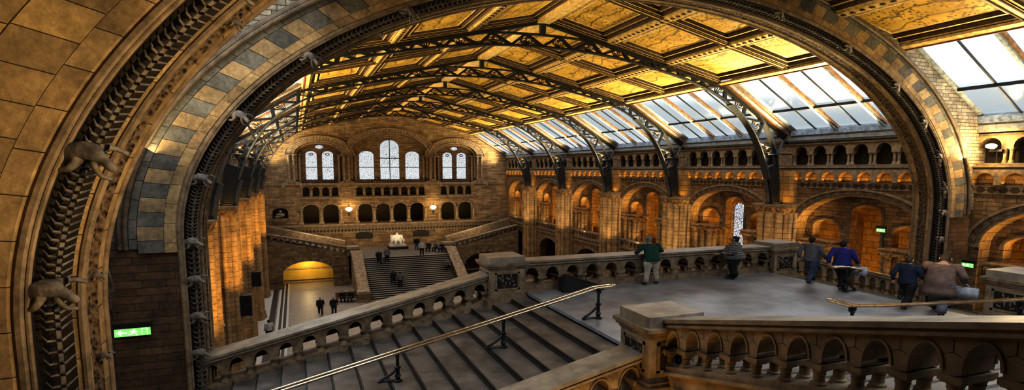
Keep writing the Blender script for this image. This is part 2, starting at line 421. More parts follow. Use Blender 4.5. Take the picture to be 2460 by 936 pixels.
def great_arch(yn,label,tmonk,blocks):
    t=thing('stone_arch',label,'arch',(0,0,0))
    y=lambda d:yn-d
    def part(name,mats,fn,lab=None):
        m=MB(); fn(m); o=m.build(name,mats,t,smooth=False)
        if lab:o['label']=lab
        return o
    Z=-9.5
    part('inner_band',[M['border']],lambda m:(sweep_band(m,[(.1,y(0)),(0,y(0)),(0,y(.26))],Z,0),sweep_band(m,[(.02,y(.62)),(0,y(.66)),(.0,y(.8)),(.1,y(.84))],Z,0)))
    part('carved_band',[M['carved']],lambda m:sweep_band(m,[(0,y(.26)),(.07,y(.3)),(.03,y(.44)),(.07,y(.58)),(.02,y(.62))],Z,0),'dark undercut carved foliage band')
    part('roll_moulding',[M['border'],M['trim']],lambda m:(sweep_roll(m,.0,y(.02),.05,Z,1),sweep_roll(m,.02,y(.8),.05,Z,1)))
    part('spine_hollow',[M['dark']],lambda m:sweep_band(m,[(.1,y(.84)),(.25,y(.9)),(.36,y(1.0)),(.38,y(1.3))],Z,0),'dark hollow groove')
    # fern spine: rachis roll with paired ribs
    m=MB(); sweep_roll(m,.17,y(1.1),.035,Z,0,6)
    pts,k=arch_samples(.17,Z,270,.135); 
    for i in range(1,len(pts)-1):
        x,z=pts[i]; dx=pts[i+1][0]-pts[i-1][0]; dz=pts[i+1][1]-pts[i-1][1]; l=math.hypot(dx,dz); tx,tz=dx/l,dz/l; nx,nz=-tz,tx*.75
        for sgn in (-1,1):
            a=(x,y(1.1),z); dr=-1 if i>len(pts)/2 else 1; bq=(x+nx*.13*sgn+tx*.075*dr,y(1.16) if sgn>0 else y(1.02),z+nz*.13*sgn+tz*.075*dr)
            m.tube([a,(x+nx*.07*sgn+tx*.02*dr,y(1.2),z+nz*.07*sgn+tz*.02*dr),bq],[.018,.016,.007],5); m.ball(a,(.042,.042,.03),0,6,4)
    m.build('fern_spine',[M['spine']],t)['label']='carved spine of paired fern ribs'
    part('outer_roll',[M['trim']],lambda m:(sweep_roll(m,.44,y(1.28),.07,Z,0),sweep_roll(m,.36,y(1.3),.03,Z,0)))
    part('border_course',[M[blocks[2]]],lambda m:sweep_band(m,[(.5,y(1.3)),(.53,y(1.34)),(.78,y(1.34))],Z if blocks[0]=='ashlar' else -2.12,0))
    if blocks[0]=='ashlar':
        part('ashlar_band',[M['ashlar']],lambda m:sweep_band(m,[(.78,y(1.34)),(1.42,y(1.34))],Z,0,alt=-9),'broad band of golden ashlar blocks')
        part('outer_course',[M['ashlar']],lambda m:sweep_band(m,[(1.42,y(1.34)),(1.68,y(1.34)),(1.68,y(1.2)),(1.78,y(1.2))],Z,0))
        part('hood_moulding',[M['trim']],lambda m:(sweep_roll(m,1.8,y(1.36),.09,Z,0),sweep_roll(m,1.98,y(1.3),.06,Z,0),sweep_band(m,[(1.7,y(1.15)),(2.6,y(1.15))],Z,0)))
    else:
        part('voussoir_band',[M['tanblk'],M['greyblk']],lambda m:sweep_band(m,[(.78,y(1.34)),(1.38,y(1.34))],-2.12,0,alt=1),'alternating tan and blue grey voussoirs')
        part('grey_border',[M['greyblk']],lambda m:sweep_band(m,[(1.38,y(1.34)),(1.56,y(1.34)),(1.56,y(1.2))],-2.0,0))
        part('hood_moulding',[M['mould']],lambda m:(sweep_roll(m,1.62,y(1.4),.06,-2.0,0),sweep_roll(m,1.75,y(1.34),.07,-2.0,0),sweep_band(m,[(1.56,y(1.3)),(1.9,y(1.26)),(1.9,y(1.1))],-2.0,0)))
    for tt,dx,dy,s,fl in tmonk:
        if isinstance(tt,tuple): x,z=tt; ang=0
        else:
            x,z=apt(.17+dx,tt); ang=tt-PI/2
            if tt>PI/2: ang=tt-PI
        o=obj_from(MONK,'monkey_carving',M['spine'],t,(x,y(1.22)+dy,z),(0,-ang*.7,0),(s*fl,s,s)); 
        o['label']='carved stone monkey clinging to the arch'
    return t
def leg(z,side): return (XC+side*(EA+.17),z)
ang=lambda x,y:0
Lm=[PI-a for a in (.2,.42,.66,.92,1.2)]; Rm=[.12,.3,.5,.72,.98,1.25]
great_arch(18.1,'nearer end arch of the hall, spanning view, with alternating tan and blue grey blocks',
   [(a,0,0,.85,1) for a in Lm]+[(a,0,0,.85,-1) for a in Rm]+[(leg(z,-1),0,0,.8,1) for z in (-1.9,-2.9,-3.9,-4.9)]+[(leg(z,1),0,0,.8,-1) for z in (-1.9,-3.1,-4.4)]
   +[(a,-.17,.85,.35,1) for a in (PI-.1,PI-.3,PI-.55,PI-.85,.1,.25,.42,.6,.8)],('vous',0,'border'))
great_arch(8.85,'massive golden ashlar arch closest to the camera, curving up the left edge',
   [(PI-.25,0,0,.95,1),(PI-.535,0,0,.95,1),(leg(-1.35,-1),0,0,.9,1),(leg(-2.65,-1),0,0,.85,1),(leg(-3.9,-1),0,0,.85,1),(PI-.9,0,0,.9,1)]
   +[((XC-EA+.02,-.15),0,.95,.3,1),((XC-EA+.02,-1.35),0,.95,.3,1),((XC-EA+.02,-2.4),0,.95,.3,1),(PI-.5,-.17,.95,.35,1)],('ashlar',0,'border'))
# walls around the arches
def arch_wall(name,y0,y1,r,mats,lab):
    m=MB(); u0,u1=XC-18,XC+18
    xs=[XC+(EA+r)*cos(PI-PI*i/60) for i in range(61)]
    h=(XC-EA-r,XC+EA+r,(lambda u:ZS+(EB+r*.7)*math.sqrt(max(0,1-((u-XC)/(EA+r))**2))),(lambda u:ZS))
    plate(m,'Y',u0,u1,ZS,lambda u:roofz(u)+.35,[h],y0,y1,0,0,60)
    for a,b in ((u0,XC-EA-r),(XC+EA+r,u1)): m.box(a,b,y0,y1,FL,ZS,1)
    o=m.build(name,mats); struct(o,lab,'wall'); return o
arch_wall('wall_south_spandrel',16.84,17.7,.4,[M['pale'],M['brown']],'brick wall painted daylit pale above and beside the banded arch, brown below')
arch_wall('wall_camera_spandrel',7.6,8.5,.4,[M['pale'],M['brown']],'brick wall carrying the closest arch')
# exit sign on the left brown wall
def exit_sign(x,y,z,w,h,rz,label,lit=True):
    t=thing('exit_sign',label,'exit sign',(x,y,z),None,rz)
    m=MB(); m.box(-w/2,w/2,-.03,.05,0,h,0); m.box(-w/2-.02,w/2+.02,-.08,.06,h,h+.12,0); m.build('housing',M['black'],t)
    m=MB(); m.box(-w/2+.01,w/2-.01,-.05,-.03,.01,h-.01); m.build('lit_panel',M['exitg'],t)
    m=MB(); y0=-.056
    k=h/.22; q=w/.8
    def pg(pts): m.add([(px*q,y0,h/2+pz*k) for px,pz in pts],[tuple(range(len(pts)))])
    pg([(-.36,0),(-.24,.075),(-.24,.04)]); pg([(-.36,0),(-.24,-.04),(-.24,-.075)]); pg([(-.3,.02),(-.12,.02),(-.12,-.02),(-.3,-.02)])
    pg([(.02,.08),(.06,.08),(.06,.05),(.02,.05)]); pg([(-.04,.045),(.06,.045),(.05,-.01),(-.0,-.01)]) 
    pg([(-.04,.045),(-.09,.0),(-.075,-.01),(-.03,.025)]); pg([(.06,.045),(.12,.01),(.11,0),(.05,.02)])
    pg([(.0,-.01),(.04,-.01),(-.02,-.05),(-.1,-.06),(-.1,-.045),(-.04,-.035)]); pg([(.02,-.01),(.05,-.01),(.1,-.05),(.09,-.085),(.07,-.08),(.075,-.05)])
    pg([(.2,.09),(.32,.09),(.32,.08),(.2,.08)]); pg([(.2,.09),(.21,.09),(.21,-.09),(.2,-.09)]); pg([(.31,.09),(.32,.09),(.32,-.09),(.31,-.09)])
    m.build('running_man_symbol',M['exitw'],t)
    return t
exit_sign(-4.08,16.76,-4.24,.82,.22,0,'green running man exit sign on the dark brown brick wall at left')
exit_sign(29.4,21.4,-3.32,.5,.2,-PI/2,'small green exit sign inside the gallery opening right of centre')
exit_sign(28.65,16.6,-4.42,.5,.2,-PI/2,'small green exit sign above the brown coated visitor at far right')

# ------------------------------------------------------------------ roof
def coffer(mb,x0,x1,y0,y1):
    def rect(i): return (x0+i*1.15,x1-i*1.15,y0+i*.85,y1-i*.85)
    steps=[(0,.02,0),(.1,.02,0),(.13,.12,1),(.26,.14,1),(.29,.1,0),(.36,.1,0),(.38,.22,1),(.5,.24,1),(.52,.2,0),(.58,.22,0)]
    for (i0,h0,_),(i1,h1,m) in zip(steps,steps[1:]):
        a=rect(i0);b=rect(i1)
        A=[(a[0],a[2]),(a[1],a[2]),(a[1],a[3]),(a[0],a[3])]; C=[(b[0],b[2]),(b[1],b[2]),(b[1],b[3]),(b[0],b[3])]
        for k in range(4):
            k2=(k+1)%4
            mb.add([(A[k][0],A[k][1],roofz(A[k][0])+h0),(A[k2][0],A[k2][1],roofz(A[k2][0])+h0),(C[k2][0],C[k2][1],roofz(C[k2][0])+h1),(C[k][0],C[k][1],roofz(C[k][0])+h1)],[(0,1,2,3)],m)
    b=rect(.58); return b
def make_roof_bay():
    t=bpy.data.objects.new('ceiling',None); COL.objects.link(t); struct(t,'gilded coffered ceiling bay','ceiling')
    fr=MB(); rows=[XC+.22,XC+3.85,XC+7.6,XC+11.35]
    for i in range(3):
        for j in range(2):
            x0,x1=rows[i]+(.22 if i else .1),rows[i+1]-.18; y0=.3+j*4.85+(.1 if j else 0); y1=y0+4.65
            b=coffer(fr,x0,x1,y0,y1)
            p=MB(); p.add([(b[0],b[2],roofz(b[0])+.22),(b[1],b[2],roofz(b[1])+.22),(b[1],b[3],roofz(b[1])+.22),(b[0],b[3],roofz(b[0])+.22)],[(0,1,2,3)])
            p.build('painted_panel',M['panel'],t)
    fr.build('coffer_frame',[M['gold'],M['dgold']],t)
    for i,x in enumerate(rows[1:3]+[XC]):
        r=MB(); w=.36; z=lambda q:roofz(q)
        if x==XC: r.prism([(XC,z(XC)-.2),(XC+.34,z(XC+.34)-.14),(XC+.34,z(XC+.34)+.1),(XC,z(XC)+.1)],'Y',0,10.2,0)
        else:
            r.prism([(x-w/2,z(x-w/2)+.1),(x-w/2,z(x-w/2)-.05),(x+w/2,z(x+w/2)-.05),(x+w/2,z(x+w/2)+.1)],'Y',0,10.2,0)
            for k in range(26): r.box(x-.07,x+.07,.2+k*.39,.34+k*.39,z(x)-.09,z(x)-.04,1)
        r.build('studded_rib',[M['gold'],M['dgold']],t)
    r=MB()
    for y0,y1 in ((0,.3),(4.95,5.35),(9.95,10.2)):
        r.add([(XC,y0,roofz(XC)-.02),(XC+11.4,y0,roofz(XC+11.4)-.02),(XC+11.4,y1,roofz(XC+11.4)-.02),(XC,y1,roofz(XC)-.02)],[(0,1,2,3)],0)
    for y in (.05,.2,5.02,5.28,10.05): r.bar((XC,y,roofz(XC)-.04),(XC+11.4,y,roofz(XC+11.4)-.04),.05,.05,1)
    r.build('cross_rib',[M['gold'],M['dgold']],t)
    r=MB(); r.prism([(XC+11.2,roofz(XC+11.2)),(XC+11.2,roofz(XC+11.2)-.1),(XC+11.45,roofz(XC+11.45)-.12),(XC+11.6,roofz(XC+11.6)-.02),(XC+11.6,roofz(XC+11.6)+.2)],'Y',0,10.2,0)
    r.bar((XC+11.5,0,roofz(XC+11.5)-.1),(XC+11.5,10.2,roofz(XC+11.5)-.1),.08,.06,1); r.build('purlin_moulding',[M['gold'],M['red']],t)
    # light-tight roof deck above the coffers
    d=MB(); d.add([(XC,0,roofz(XC)+.5),(XC+11.6,0,roofz(XC+11.6)+.5),(XC+11.6,10.2,roofz(XC+11.6)+.5),(XC,10.2,roofz(XC)+.5)],[(0,1,2,3)]); d.build('roof_deck',M['dgold'],t)
    return t
def make_skylight():
    t=bpy.data.objects.new('window',None); COL.objects.link(t); struct(t,'roof skylight','window')
    X0,X1=XC+11.6,XC+16.75; ya,yb=.8,9.3
    Z=lambda x,h:roofz(x)+h
    j=MB()
    def strip(y0,h0,y1,h1,m): j.add([(X0,y0,Z(X0,h0)),(X1,y0,Z(X1,h0)),(X1,y1,Z(X1,h1)),(X0,y1,Z(X0,h1))],[(0,1,2,3)],m)
    S=[(0,0,0),(.14,0,1),(.16,.1,1),(.3,.1,0),(.32,.18,2),(.46,.18,2),(.48,.27,0),(.6,.27,3),(.62,.36,3),(.7,.36,2),(.8,.42,2)]
    for (a,h0,_),(b,h1,m) in zip(S,S[1:]):
        strip(a,h0,b,h1,m); 
        q=(10.2-yb)/.8; strip(10.2-a*q,h0,10.2-b*q,h1,m)
    j.build('stepped_jamb',[M['wood'],M['dgold'],M['white'],M['grey']],t)
    f=MB(); f.bar((X0+.05,ya,Z(X0,.35)),(X0+.05,yb,Z(X0,.35)),.3,.3,0); f.bar((X1-.1,ya-.3,Z(X1,.3)),(X1-.1,yb+.3,Z(X1,.3)),.35,.3,0)
    xm=X0+(X1-X0)*.6; f.bar((xm,ya,Z(xm,.3)),(xm,yb,Z(xm,.3)),.14,.14,1)
    f.build('window_frame',[M['white'],M['iron']],t)
    g=(yb-ya)/6
    for k in range(1,6):
        m=MB(); y=ya+g*k
        if k%2==0:
            m.bar((X0,y,Z(X0,.3)),(X1,y,Z(X1,.3)),.13,.26,1); m.bar((X0,y-.11,Z(X0,.36)),(X1,y-.11,Z(X1,.36)),.08,.14,0); m.bar((X0,y+.11,Z(X0,.36)),(X1,y+.11,Z(X1,.36)),.08,.14,0)
            m.build('timber_mullion',[M['wood'],M['white']],t)
        else:
            m.bar((X0,y,Z(X0,.36)),(X1,y,Z(X1,.36)),.06,.08,0); m.build('glazing_bar',[M['iron']],t)
    for k in range(6):
        for a,b in ((X0,xm),(xm,X1)):
            m=MB(); y0,y1=ya+g*k,ya+g*(k+1); m.add([(a,y0,Z(a,.4)),(b,y0,Z(b,.4)),(b,y1,Z(b,.4)),(a,y1,Z(a,.4))],[(0,1,2,3)]); m.build('glass_pane',M['glass'],t)
    m=MB(); m.box(XC+16.55,XC+17.0,-.2,10.2,1.78,1.98,0); m.box(XC+16.7,XC+18.1,-.2,10.2,1.6,1.78,0); m.prism([(XC+16.6,Z(XC+16.6,.45)),(XC+16.75,Z(XC+16.75,.5)),(XC+17.7,1.9),(XC+17.7,1.6),(XC+16.6,1.9)],'Y',-.0,10.2,0); m.build('gutter_sill',M['cornice'],t)
    return t
rb=make_roof_bay(); sk=make_skylight(); snap_kids()
names=['over the near landing','first beyond the banded arch','second beyond the banded arch','third beyond the banded arch','fourth beyond the banded arch','fifth beyond the banded arch','against the end wall']
wn=0
RN=[]
for k in range(-1,6):
    for side in (1,-1):
        y=17.54+10.2*k; s=(side,1,1); x=0 if side>0 else 2*XC; sd='right' if side>0 else 'left'
        first=(k==-1 and side==1)
        c=rb if first else copy_tree(rb); c.location=(x,y,0); c.scale=s; c['label']='gilded coffered ceiling, %s slope, bay %s'%(sd,names[k+1])
        c=sk if first else copy_tree(sk); c.location=(x,y,0); c.scale=s; c['label']='%s roof skylight with timber mullions, bay %s'%(sd,names[k+1]); wn+=1; RN.append((c,'window_%d'%wn))

for o_,n_ in RN: o_.name=n_
# ------------------------------------------------------------------ iron trusses
LC=[(0,6.3),(2.5,6.22),(5,5.95),(7.5,5.5),(9.2,5.1),(11,4.5),(12.4,3.75),(13.6,2.75),(14.5,1.5),(15.15,.1),(15.55,-1.1),(15.75,-2.1)]
UC=[(0,6.88),(2.5,6.8),(5,6.5),(7.5,6.12),(9.2,5.78),(11,5.25),(12.6,4.6),(14.1,3.6),(15.2,2.4),(15.85,1.1),(16.15,-.3),(16.3,-2.1)]
def cr(P,n=6):
    out=[]
    for i in range(len(P)-1):
        p0=P[max(i-1,0)];p1=P[i];p2=P[i+1];p3=P[min(i+2,len(P)-1)]
        for j in range(n):
            t=j/n; out.append(tuple(.5*((2*p1[k])+(-p0[k]+p2[k])*t+(2*p0[k]-5*p1[k]+4*p2[k]-p3[k])*t*t+(-p0[k]+3*p1[k]-3*p2[k]+p3[k])*t**3) for k in (0,1)))
    out.append(P[-1]); return out
lc=cr(LC);uc=cr(UC)
def chord_at(c,s):
    L=[0]
    for a,b in zip(c,c[1:]): L.append(L[-1]+math.dist(a,b))
    d=s*L[-1]
    for i in range(len(c)-1):
        if L[i+1]>=d: t=(d-L[i])/(L[i+1]-L[i]); return tuple(c[i][k]+(c[i+1][k]-c[i][k])*t for k in (0,1))
    return c[-1]
def make_truss():
    t=thing('roof_truss','x','roof truss')
    def chord(c,w,h,name):
        m=MB(); pts=[(XC-x,z) for x,z in reversed(c)]+[(XC+x,z) for x,z in c[1:]]
        for sy in (-.08,.08):
            for a,b in zip(pts,pts[1:]):
                m.bar((a[0],sy,a[1]),(b[0],sy,b[1]),.07,h,0)
        for a,b in zip(pts,pts[1:]): lo_=max(a[1],b[1])<3.9; m.bar((a[0],0,a[1]-(h/2-.02)),(b[0],0,b[1]-(h/2-.02)),w*(1.7 if lo_ else 1),.09 if lo_ else .04,1 if lo_ else 0)
        m.build(name,[M['iron'],M['irongrey']],t)
    chord(lc,.3,.09,'lower_chord'); chord(uc,.24,.08,'upper_chord')
    N=10
    for side in (-1,1):
        for i in range(N):
            s0=i/11.4;s1=(i+1)/11.4
            a=chord_at(lc,s0);b=chord_at(lc,s1);ap=chord_at(uc,(s0+s1)/2)
            m=MB(); A=lambda p:(XC+side*p[0],0,p[1])
            m.bar(A(a),A(ap),.22,.13,0); m.bar(A(b),A(ap),.22,.13,0)
            br_=m.build('diagonal_brace',[M['iron']],t)
            f=MB(); base=((a[0]+b[0])/2,(a[1]+b[1])/2); h=math.dist(base,ap)
            ux,uz=(b[0]-a[0])/math.dist(a,b),(b[1]-a[1])/math.dist(a,b)
            for q in (-.62,-.32,0,.32,.62):
                tip=(base[0]+(ap[0]-base[0])*.62*(1-.35*abs(q))+ux*q*.55,base[1]+(ap[1]-base[1])*.62*(1-.35*abs(q))+uz*q*.55)
                f.bar(A(base),A(tip),.06,.05,0); p=A(tip); f.ball((p[0],0,p[2]),(.11,.06,.07),1 if q in(-.62,.62,0) else 2,6,4)
            f.build('fan_ornament',[M['iron'],M['red'],M['gold']],br_)
        # haunch: verticals and crosses, then solid plated leg
        m=MB()
        for i in range(11,14):
            s0=i/14.; a=chord_at(lc,s0); u=chord_at(uc,s0*.99); u2=chord_at(uc,min(1,(i+1)/14.)); a2=chord_at(lc,(i+1)/14.) 
        for z0,z1 in ((1.0,-.1),): pass
        m.build('x',[M['iron']],t) if False else None
        l=MB()
        low=[p for p in lc if p[1]<.3]; up=[p for p in uc if p[1]<.5]
        poly=[(XC+side*p[0],p[1]) for p in low]+[(XC+side*p[0],p[1]) for p in reversed(up)]
        l.prism(poly,'Y',-.16,.16,0); l.box(XC+side*15.6,XC+side*16.75,-.3,.3,-2.12,-2.02,0); l.build('plated_leg',[M['iron']],t)
    r=MB()
    for side in (-1,1):
        r.bar((XC,0,7.5),(XC+side*11.5,0,roofz(XC+11.5)-.16),.2,.14,0); r.bar((XC+side*11.5,0,roofz(XC+11.5)-.16),(XC+side*16.6,0,1.95),.22,.16,0)
    r.build('rafter_beam',[M['iron']],t)
    k=MB(); k.box(XC-.13,XC+.13,-.14,.14,6.85,7.5,0); k.build('king_post',[M['iron']],t)
    for side in (-1,1):
        w=MB(); a=(XC+side*15.9,0,.95); 
        w.tube([a,(XC+side*16.3,0,1.25),(XC+side*16.55,0,1.8)],.07,6); w.bar((XC+side*15.1,0,.95),(XC+side*16.6,0,1.0),.5,.06); w.tube([(XC+side*(15.95+.22*cos(q/8*2*PI)),0,1.3+.2*sin(q/8*2*PI)) for q in range(8)],.035,5,closed=True)
        w.build('bracket',[M['irongrey']],t)
    return t
tr=make_truss(); snap_kids()
tl=['nearest of the black iron roof trusses, just beyond the banded arch','second black iron roof truss from the camera','third black iron roof truss from the camera','fourth black iron roof truss from the camera','farthest black iron roof truss, closest to the end wall']
for k in range(5):
    c=tr if k==0 else copy_tree(tr); c.location=(0,T0+B*k,0); c['label']=tl[k]; c['group']='iron roof trusses'
# ------------------------------------------------------------------ gallery bays (built for the right side, mirrored for the left)
def make_bay():
    t=bpy.data.objects.new('wall_right',None); COL.objects.link(t); struct(t,'arcade bay','wall')
    W0=WX
    # upper blind arcade
    m=MB(); sp=9.2/7; hs=[archhole(.5+sp*(i+.5),.43,.95,1.05,1.42) for i in range(7)]
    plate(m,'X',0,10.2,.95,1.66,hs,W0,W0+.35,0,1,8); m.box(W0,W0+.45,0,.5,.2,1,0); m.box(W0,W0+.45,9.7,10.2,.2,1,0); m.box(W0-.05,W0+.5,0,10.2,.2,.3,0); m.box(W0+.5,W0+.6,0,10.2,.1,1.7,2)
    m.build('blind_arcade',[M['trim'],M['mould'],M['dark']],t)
    for i in range(8):
        m=MB()
        for q in (-.12,.12):
            if 0<=i<=7: column(m,W0+.12,.5+sp*i+q,.3,.97,.075,0,0,.2,.14,8,1.5)
        m.build('paired_colonnette',[M['trim']],t,smooth=True)
    m=MB(); m.prism([(W0-.35,.12),(W0-.35,.2),(W0-.1,.27),(W0+.1,.27),(W0+.1,.02),(W0-.2,.02)],'Y',0,10.2,0)if False else m.box(W0-.32,W0+.1,0,10.2,.12,.2,0); m.box(W0-.2,W0+.1,0,10.2,.02,.12,1); m.box(W0-.12,W0+.1,0,10.2,.2,.27,1)
    m.box(W0-.1,W0+.1,0,10.2,1.5,1.66,1)
    m.build('string_course',[M['trim'],M['mould']],t)
    # corbel table
    m=MB(); n=8; sp=9./n; hs=[archhole(.6+sp*(i+.5),.42,-.62,-.42,-.12) for i in range(n)]
    plate(m,'X',0.55,9.65,-.62,.02,hs,W0-.3,W0-.02,0,1,8); 
    for i in range(n+1):
        y=.6+sp*i; m.prism([(W0-.32,-.55),(W0-.32,-.66),(W0-.02,-.86),(W0-.02,-.55)],'Y',y-.14,y+.14,0)
    m.build('corbel_table',[M['trim'],M['interior']],t)
    m=MB(); m.box(W0-.06,W0+.02,0.55,9.65,-1.02,-.7,0); m.box(W0-.08,W0+.02,.55,9.65,-.74,-.7,1); m.box(W0-.08,W0+.02,.55,9.65,-1.06,-1.02,1); m.build('diaper_band',[M['diaper'],M['trim']],t)
    # main wall plate with the great round arch
    m=MB(); plate(m,'X',0,10.2,G1-.05,1.66-1.5,[archhole(5.1,4.0,G1-.05,-3.5,-1.45)],W0,W0+.9,0,1,28); m.build('arch_wall',[M['wall'],M['interior']],t)
    m=MB(); ring(m,'X',5.1,4.0,-3.5,-1.45,.16,W0-.06,W0+.02,0,28,.1); ring(m,'X',5.1,4.17,-3.5,-1.34,.3,W0-.1,W0+.02,1,40,.2,alt=2); ring(m,'X',5.1,4.48,-3.5,-1.13,.14,W0-.16,W0+.02,0,28,.09)
    m.build('archivolt',[M['trim'],M['mould'],M['carved']],t)
    # tympanum with slot and two side arches
    m=MB(); h=[archhole(5.1,.95,-4.2,-2.5,-1.95),archhole(2.6,.95,-4.2,-3.45,-2.95),archhole(7.6,.95,-4.2,-3.45,-2.95)]
    plate(m,'X',1.0,9.2,-4.2,-1.4,h,W0+.8,W0+1.4,0,1,14); m.build('tympanum',[M['wall'],M['interior']],t)
    m=MB(); ring(m,'X',5.1,.95,-2.5,-1.95,.16,W0+.73,W0+.82,0,16,.1,leg=1.7)
    for y in (2.6,7.6): ring(m,'X',y,.95,-3.45,-2.95,.14,W0+.73,W0+.82,0,14,.09)
    m.build('inner_archivolt',[M['mould']],t)
    for y in (2.5,7.7):
        m=MB()
        m.box(W0+.25,W0+1.35,y-.8,y+.8,G1,-4.5,2)
        for dy in (-.72,0,.72): column(m,W0+.2,y+dy,G1,-4.35,.2,0,1,.42,.3,10,ring_at=-5.8)
        for dx in (.5,1.1): column(m,W0+dx,y-.9,G1,-4.35,.17,0,1,.42,.3,10,ring_at=-5.8); column(m,W0+dx,y+.9,G1,-4.35,.17,0,1,.42,.3,10,ring_at=-5.8)
        m.box(W0+0,W0+1.4,y-1.1,y+1.1,-4.35,-4.2,1); m.box(W0-.08,W0+1.4,y-1.18,y+1.18,-4.22,-4.15,1)
        m.build('clustered_column',[M['shaft'],M['carvedO'],M['interior']],t,smooth=True)
    for y in (4.0,6.2):
        m=MB(); column(m,W0+.9,y,G1,-4.2,.13,0,1,.35,.3,10,ring_at=-5.8); m.build('slender_column',[M['shaft'],M['carvedO']],t,smooth=True)
    # corridor shell and back wall window
    m=MB(); m.box(W0,W0+4.6,0,10.2,G1-.3,G1,1); m.box(W0+.9,W0+4.6,0,10.2,-1.0,-.8,1); m.box(W0+.9,W0+4.5,-.01,.01,G1,-1,0)if False else None
    plate(m,'X',0,10.2,G1,-1.0,[archhole(8.75,.75,-6.7,-3.2,-2.6)],W0+4.5,W0+4.8,0,0,10); m.build('corridor_back_wall',[M['interior'],M['interior']],t)
    m=MB(); m.box(W0+4.6,W0+4.62,8.0,9.5,-6.7,-2.6); m.build('corridor_window_glass',M['stained'],t)
    # gallery parapet
    m=MB(); m.box(W0-.15,W0+.3,1.1,9.1,-6.62,-6.5,0); m.box(W0-.1,W0+.25,1.1,9.1,-7.4,-7.2,1)
    hs=[archhole(1.5+.55*i+.1,.19,-7.2,-6.85,-6.7) for i in range(14)]
    plate(m,'X',1.1,9.1,-7.2,-6.62,hs,W0-.02,W0+.18,1,1,6); m.build('gallery_parapet',[M['rail'],M['trim']],t)
    # ground storey
    m=MB(); plate(m,'X',0,10.2,FL,G1-.05,[archhole(5.1,2.85,FL,-10.0,-8.35)],W0-.05,W0+.8,0,1,20); m.box(W0+3.9,W0+4,0,10.2,FL,G1,1); m.build('ground_storey_wall',[M['wall'],M['brown']],t)
    m=MB(); ring(m,'X',5.1,2.85,-10.0,-8.35,.5,W0-.14,W0-.04,0,24,.32,alt=1); m.box(W0-.2,W0,0,10.2,-7.75,-7.6,0); m.box(W0-.12,W0,0,10.2,-7.6,-7.4,2)
    m.build('ground_archivolt',[M['trim'],M['mould'],M['diaper']],t)
    return t
bay=make_bay(); snap_kids()
bn=['beside the landing','first beyond the banded arch','second beyond the banded arch','third beyond the banded arch','fourth beyond the banded arch','fifth beyond the banded arch','touching the end wall']
BLOCKED=[]
for k in range(-1,6):
    for side in (1,-1):
        c=bay if (k==-1 and side==1) else copy_tree(bay)
        c.location=(0 if side>0 else 2*XC,17.54+B*k,0); c.scale=(side,1,1)
        c.name='wall_right' if side>0 else 'wall_left'
        c['label']='%s wall arcade bay, %s'%('right' if side>0 else 'left',bn[k+1])
        if side>0 and k in (-1,0): BLOCKED.append(c)
for c in BLOCKED:  # boards added in place of glass to block the bright sky here
    for ch in list(c.children):
        if ch.name.startswith('corridor_window_glass'): ch.data=ch.data.copy(); ch.data.materials[0]=M['wood']; ch.name='corridor_window_block'
# ------------------------------------------------------------------ clustered piers under the trusses
def make_pier():
    t=thing('clustered_pier','x','pier')
    m=MB(); m.box(28.3,29.3,-.95,.95,FL,-2.5,0); m.box(28.12,29.2,-1.08,-.98,FL,-2.5,1); m.box(28.12,29.2,.98,1.08,FL,-2.5,1); m.build('pier_core',[M['mould'],M['shaft']],t)
    for dy,r in ((-.74,.23),(0,.34),(.74,.23)):
        m=MB(); 
        m.lathe([(r*1.5,0),(r*1.5,.3),(r*1.25,.5),(r*1.3,.62),(r,.8)],(28.02,dy,FL),14,1)
        m.lathe([(r,.8),(r,-2.62-FL)],(28.02,dy,FL),14,0)
        for z in (-6.9,-10.6): m.lathe([(r,-.08),(r*1.18,-.03),(r*1.18,.03),(r,.08)],(28.02,dy,z),14,1)
        m.build('large_shaft',[M['shaft'],M['trim']],t,smooth=True)
    for x,y,r in ((28.1,-.42,.075),(28.1,.42,.075),(28.5,-1.12,.14),(28.9,-1.12,.14),(28.5,1.12,.14),(28.9,1.12,.14)):
        m=MB(); m.lathe([(r,0),(r,-2.62-FL)],(x,y,FL),10,0)
        for z in (-6.9,-10.6): m.lathe([(r,-.07),(r*1.4,-.03),(r*1.4,.03),(r,.07)],(x,y,z),10,1)
        m.build('slim_shaft',[M['shaft'],M['trim']],t,smooth=True)
    m=MB(); m.add([(27.95,-1.1,-2.75),(29.3,-1.1,-2.75),(29.3,1.1,-2.75),(27.95,1.1,-2.75),(27.85,-1.18,-2.3),(29.3,-1.18,-2.3),(29.3,1.18,-2.3),(27.85,1.18,-2.3)],[(0,3,2,1),(4,5,6,7),(0,1,5,4),(1,2,6,5),(2,3,7,6),(3,0,4,7)],0)
    m.box(27.74,29.3,-1.28,1.28,-2.24,-2.12,1); m.box(27.8,29.3,-1.22,1.22,-2.32,-2.24,1); m.build('carved_capital',[M['carvedO'],M['trim']],t)
    m=MB(); m.box(28.65,29.2,-1.1,1.1,-2.12,.02,0); m.build('upper_pier',[M['interior']],t)
    return t
pier=make_pier(); snap_kids()
for k in range(5):
    for side in (1,-1):
        c=pier if (k==0 and side==1) else copy_tree(pier)
        c.location=(0 if side>0 else 2*XC,T0+B*k,0); c.scale=(side,1,1); c['group']='clustered piers along the hall'
        c['label']='%s side clustered stone pier, %s beyond the banded arch'%('right' if side>0 else 'left',['first','second','third','fourth','fifth'][k])
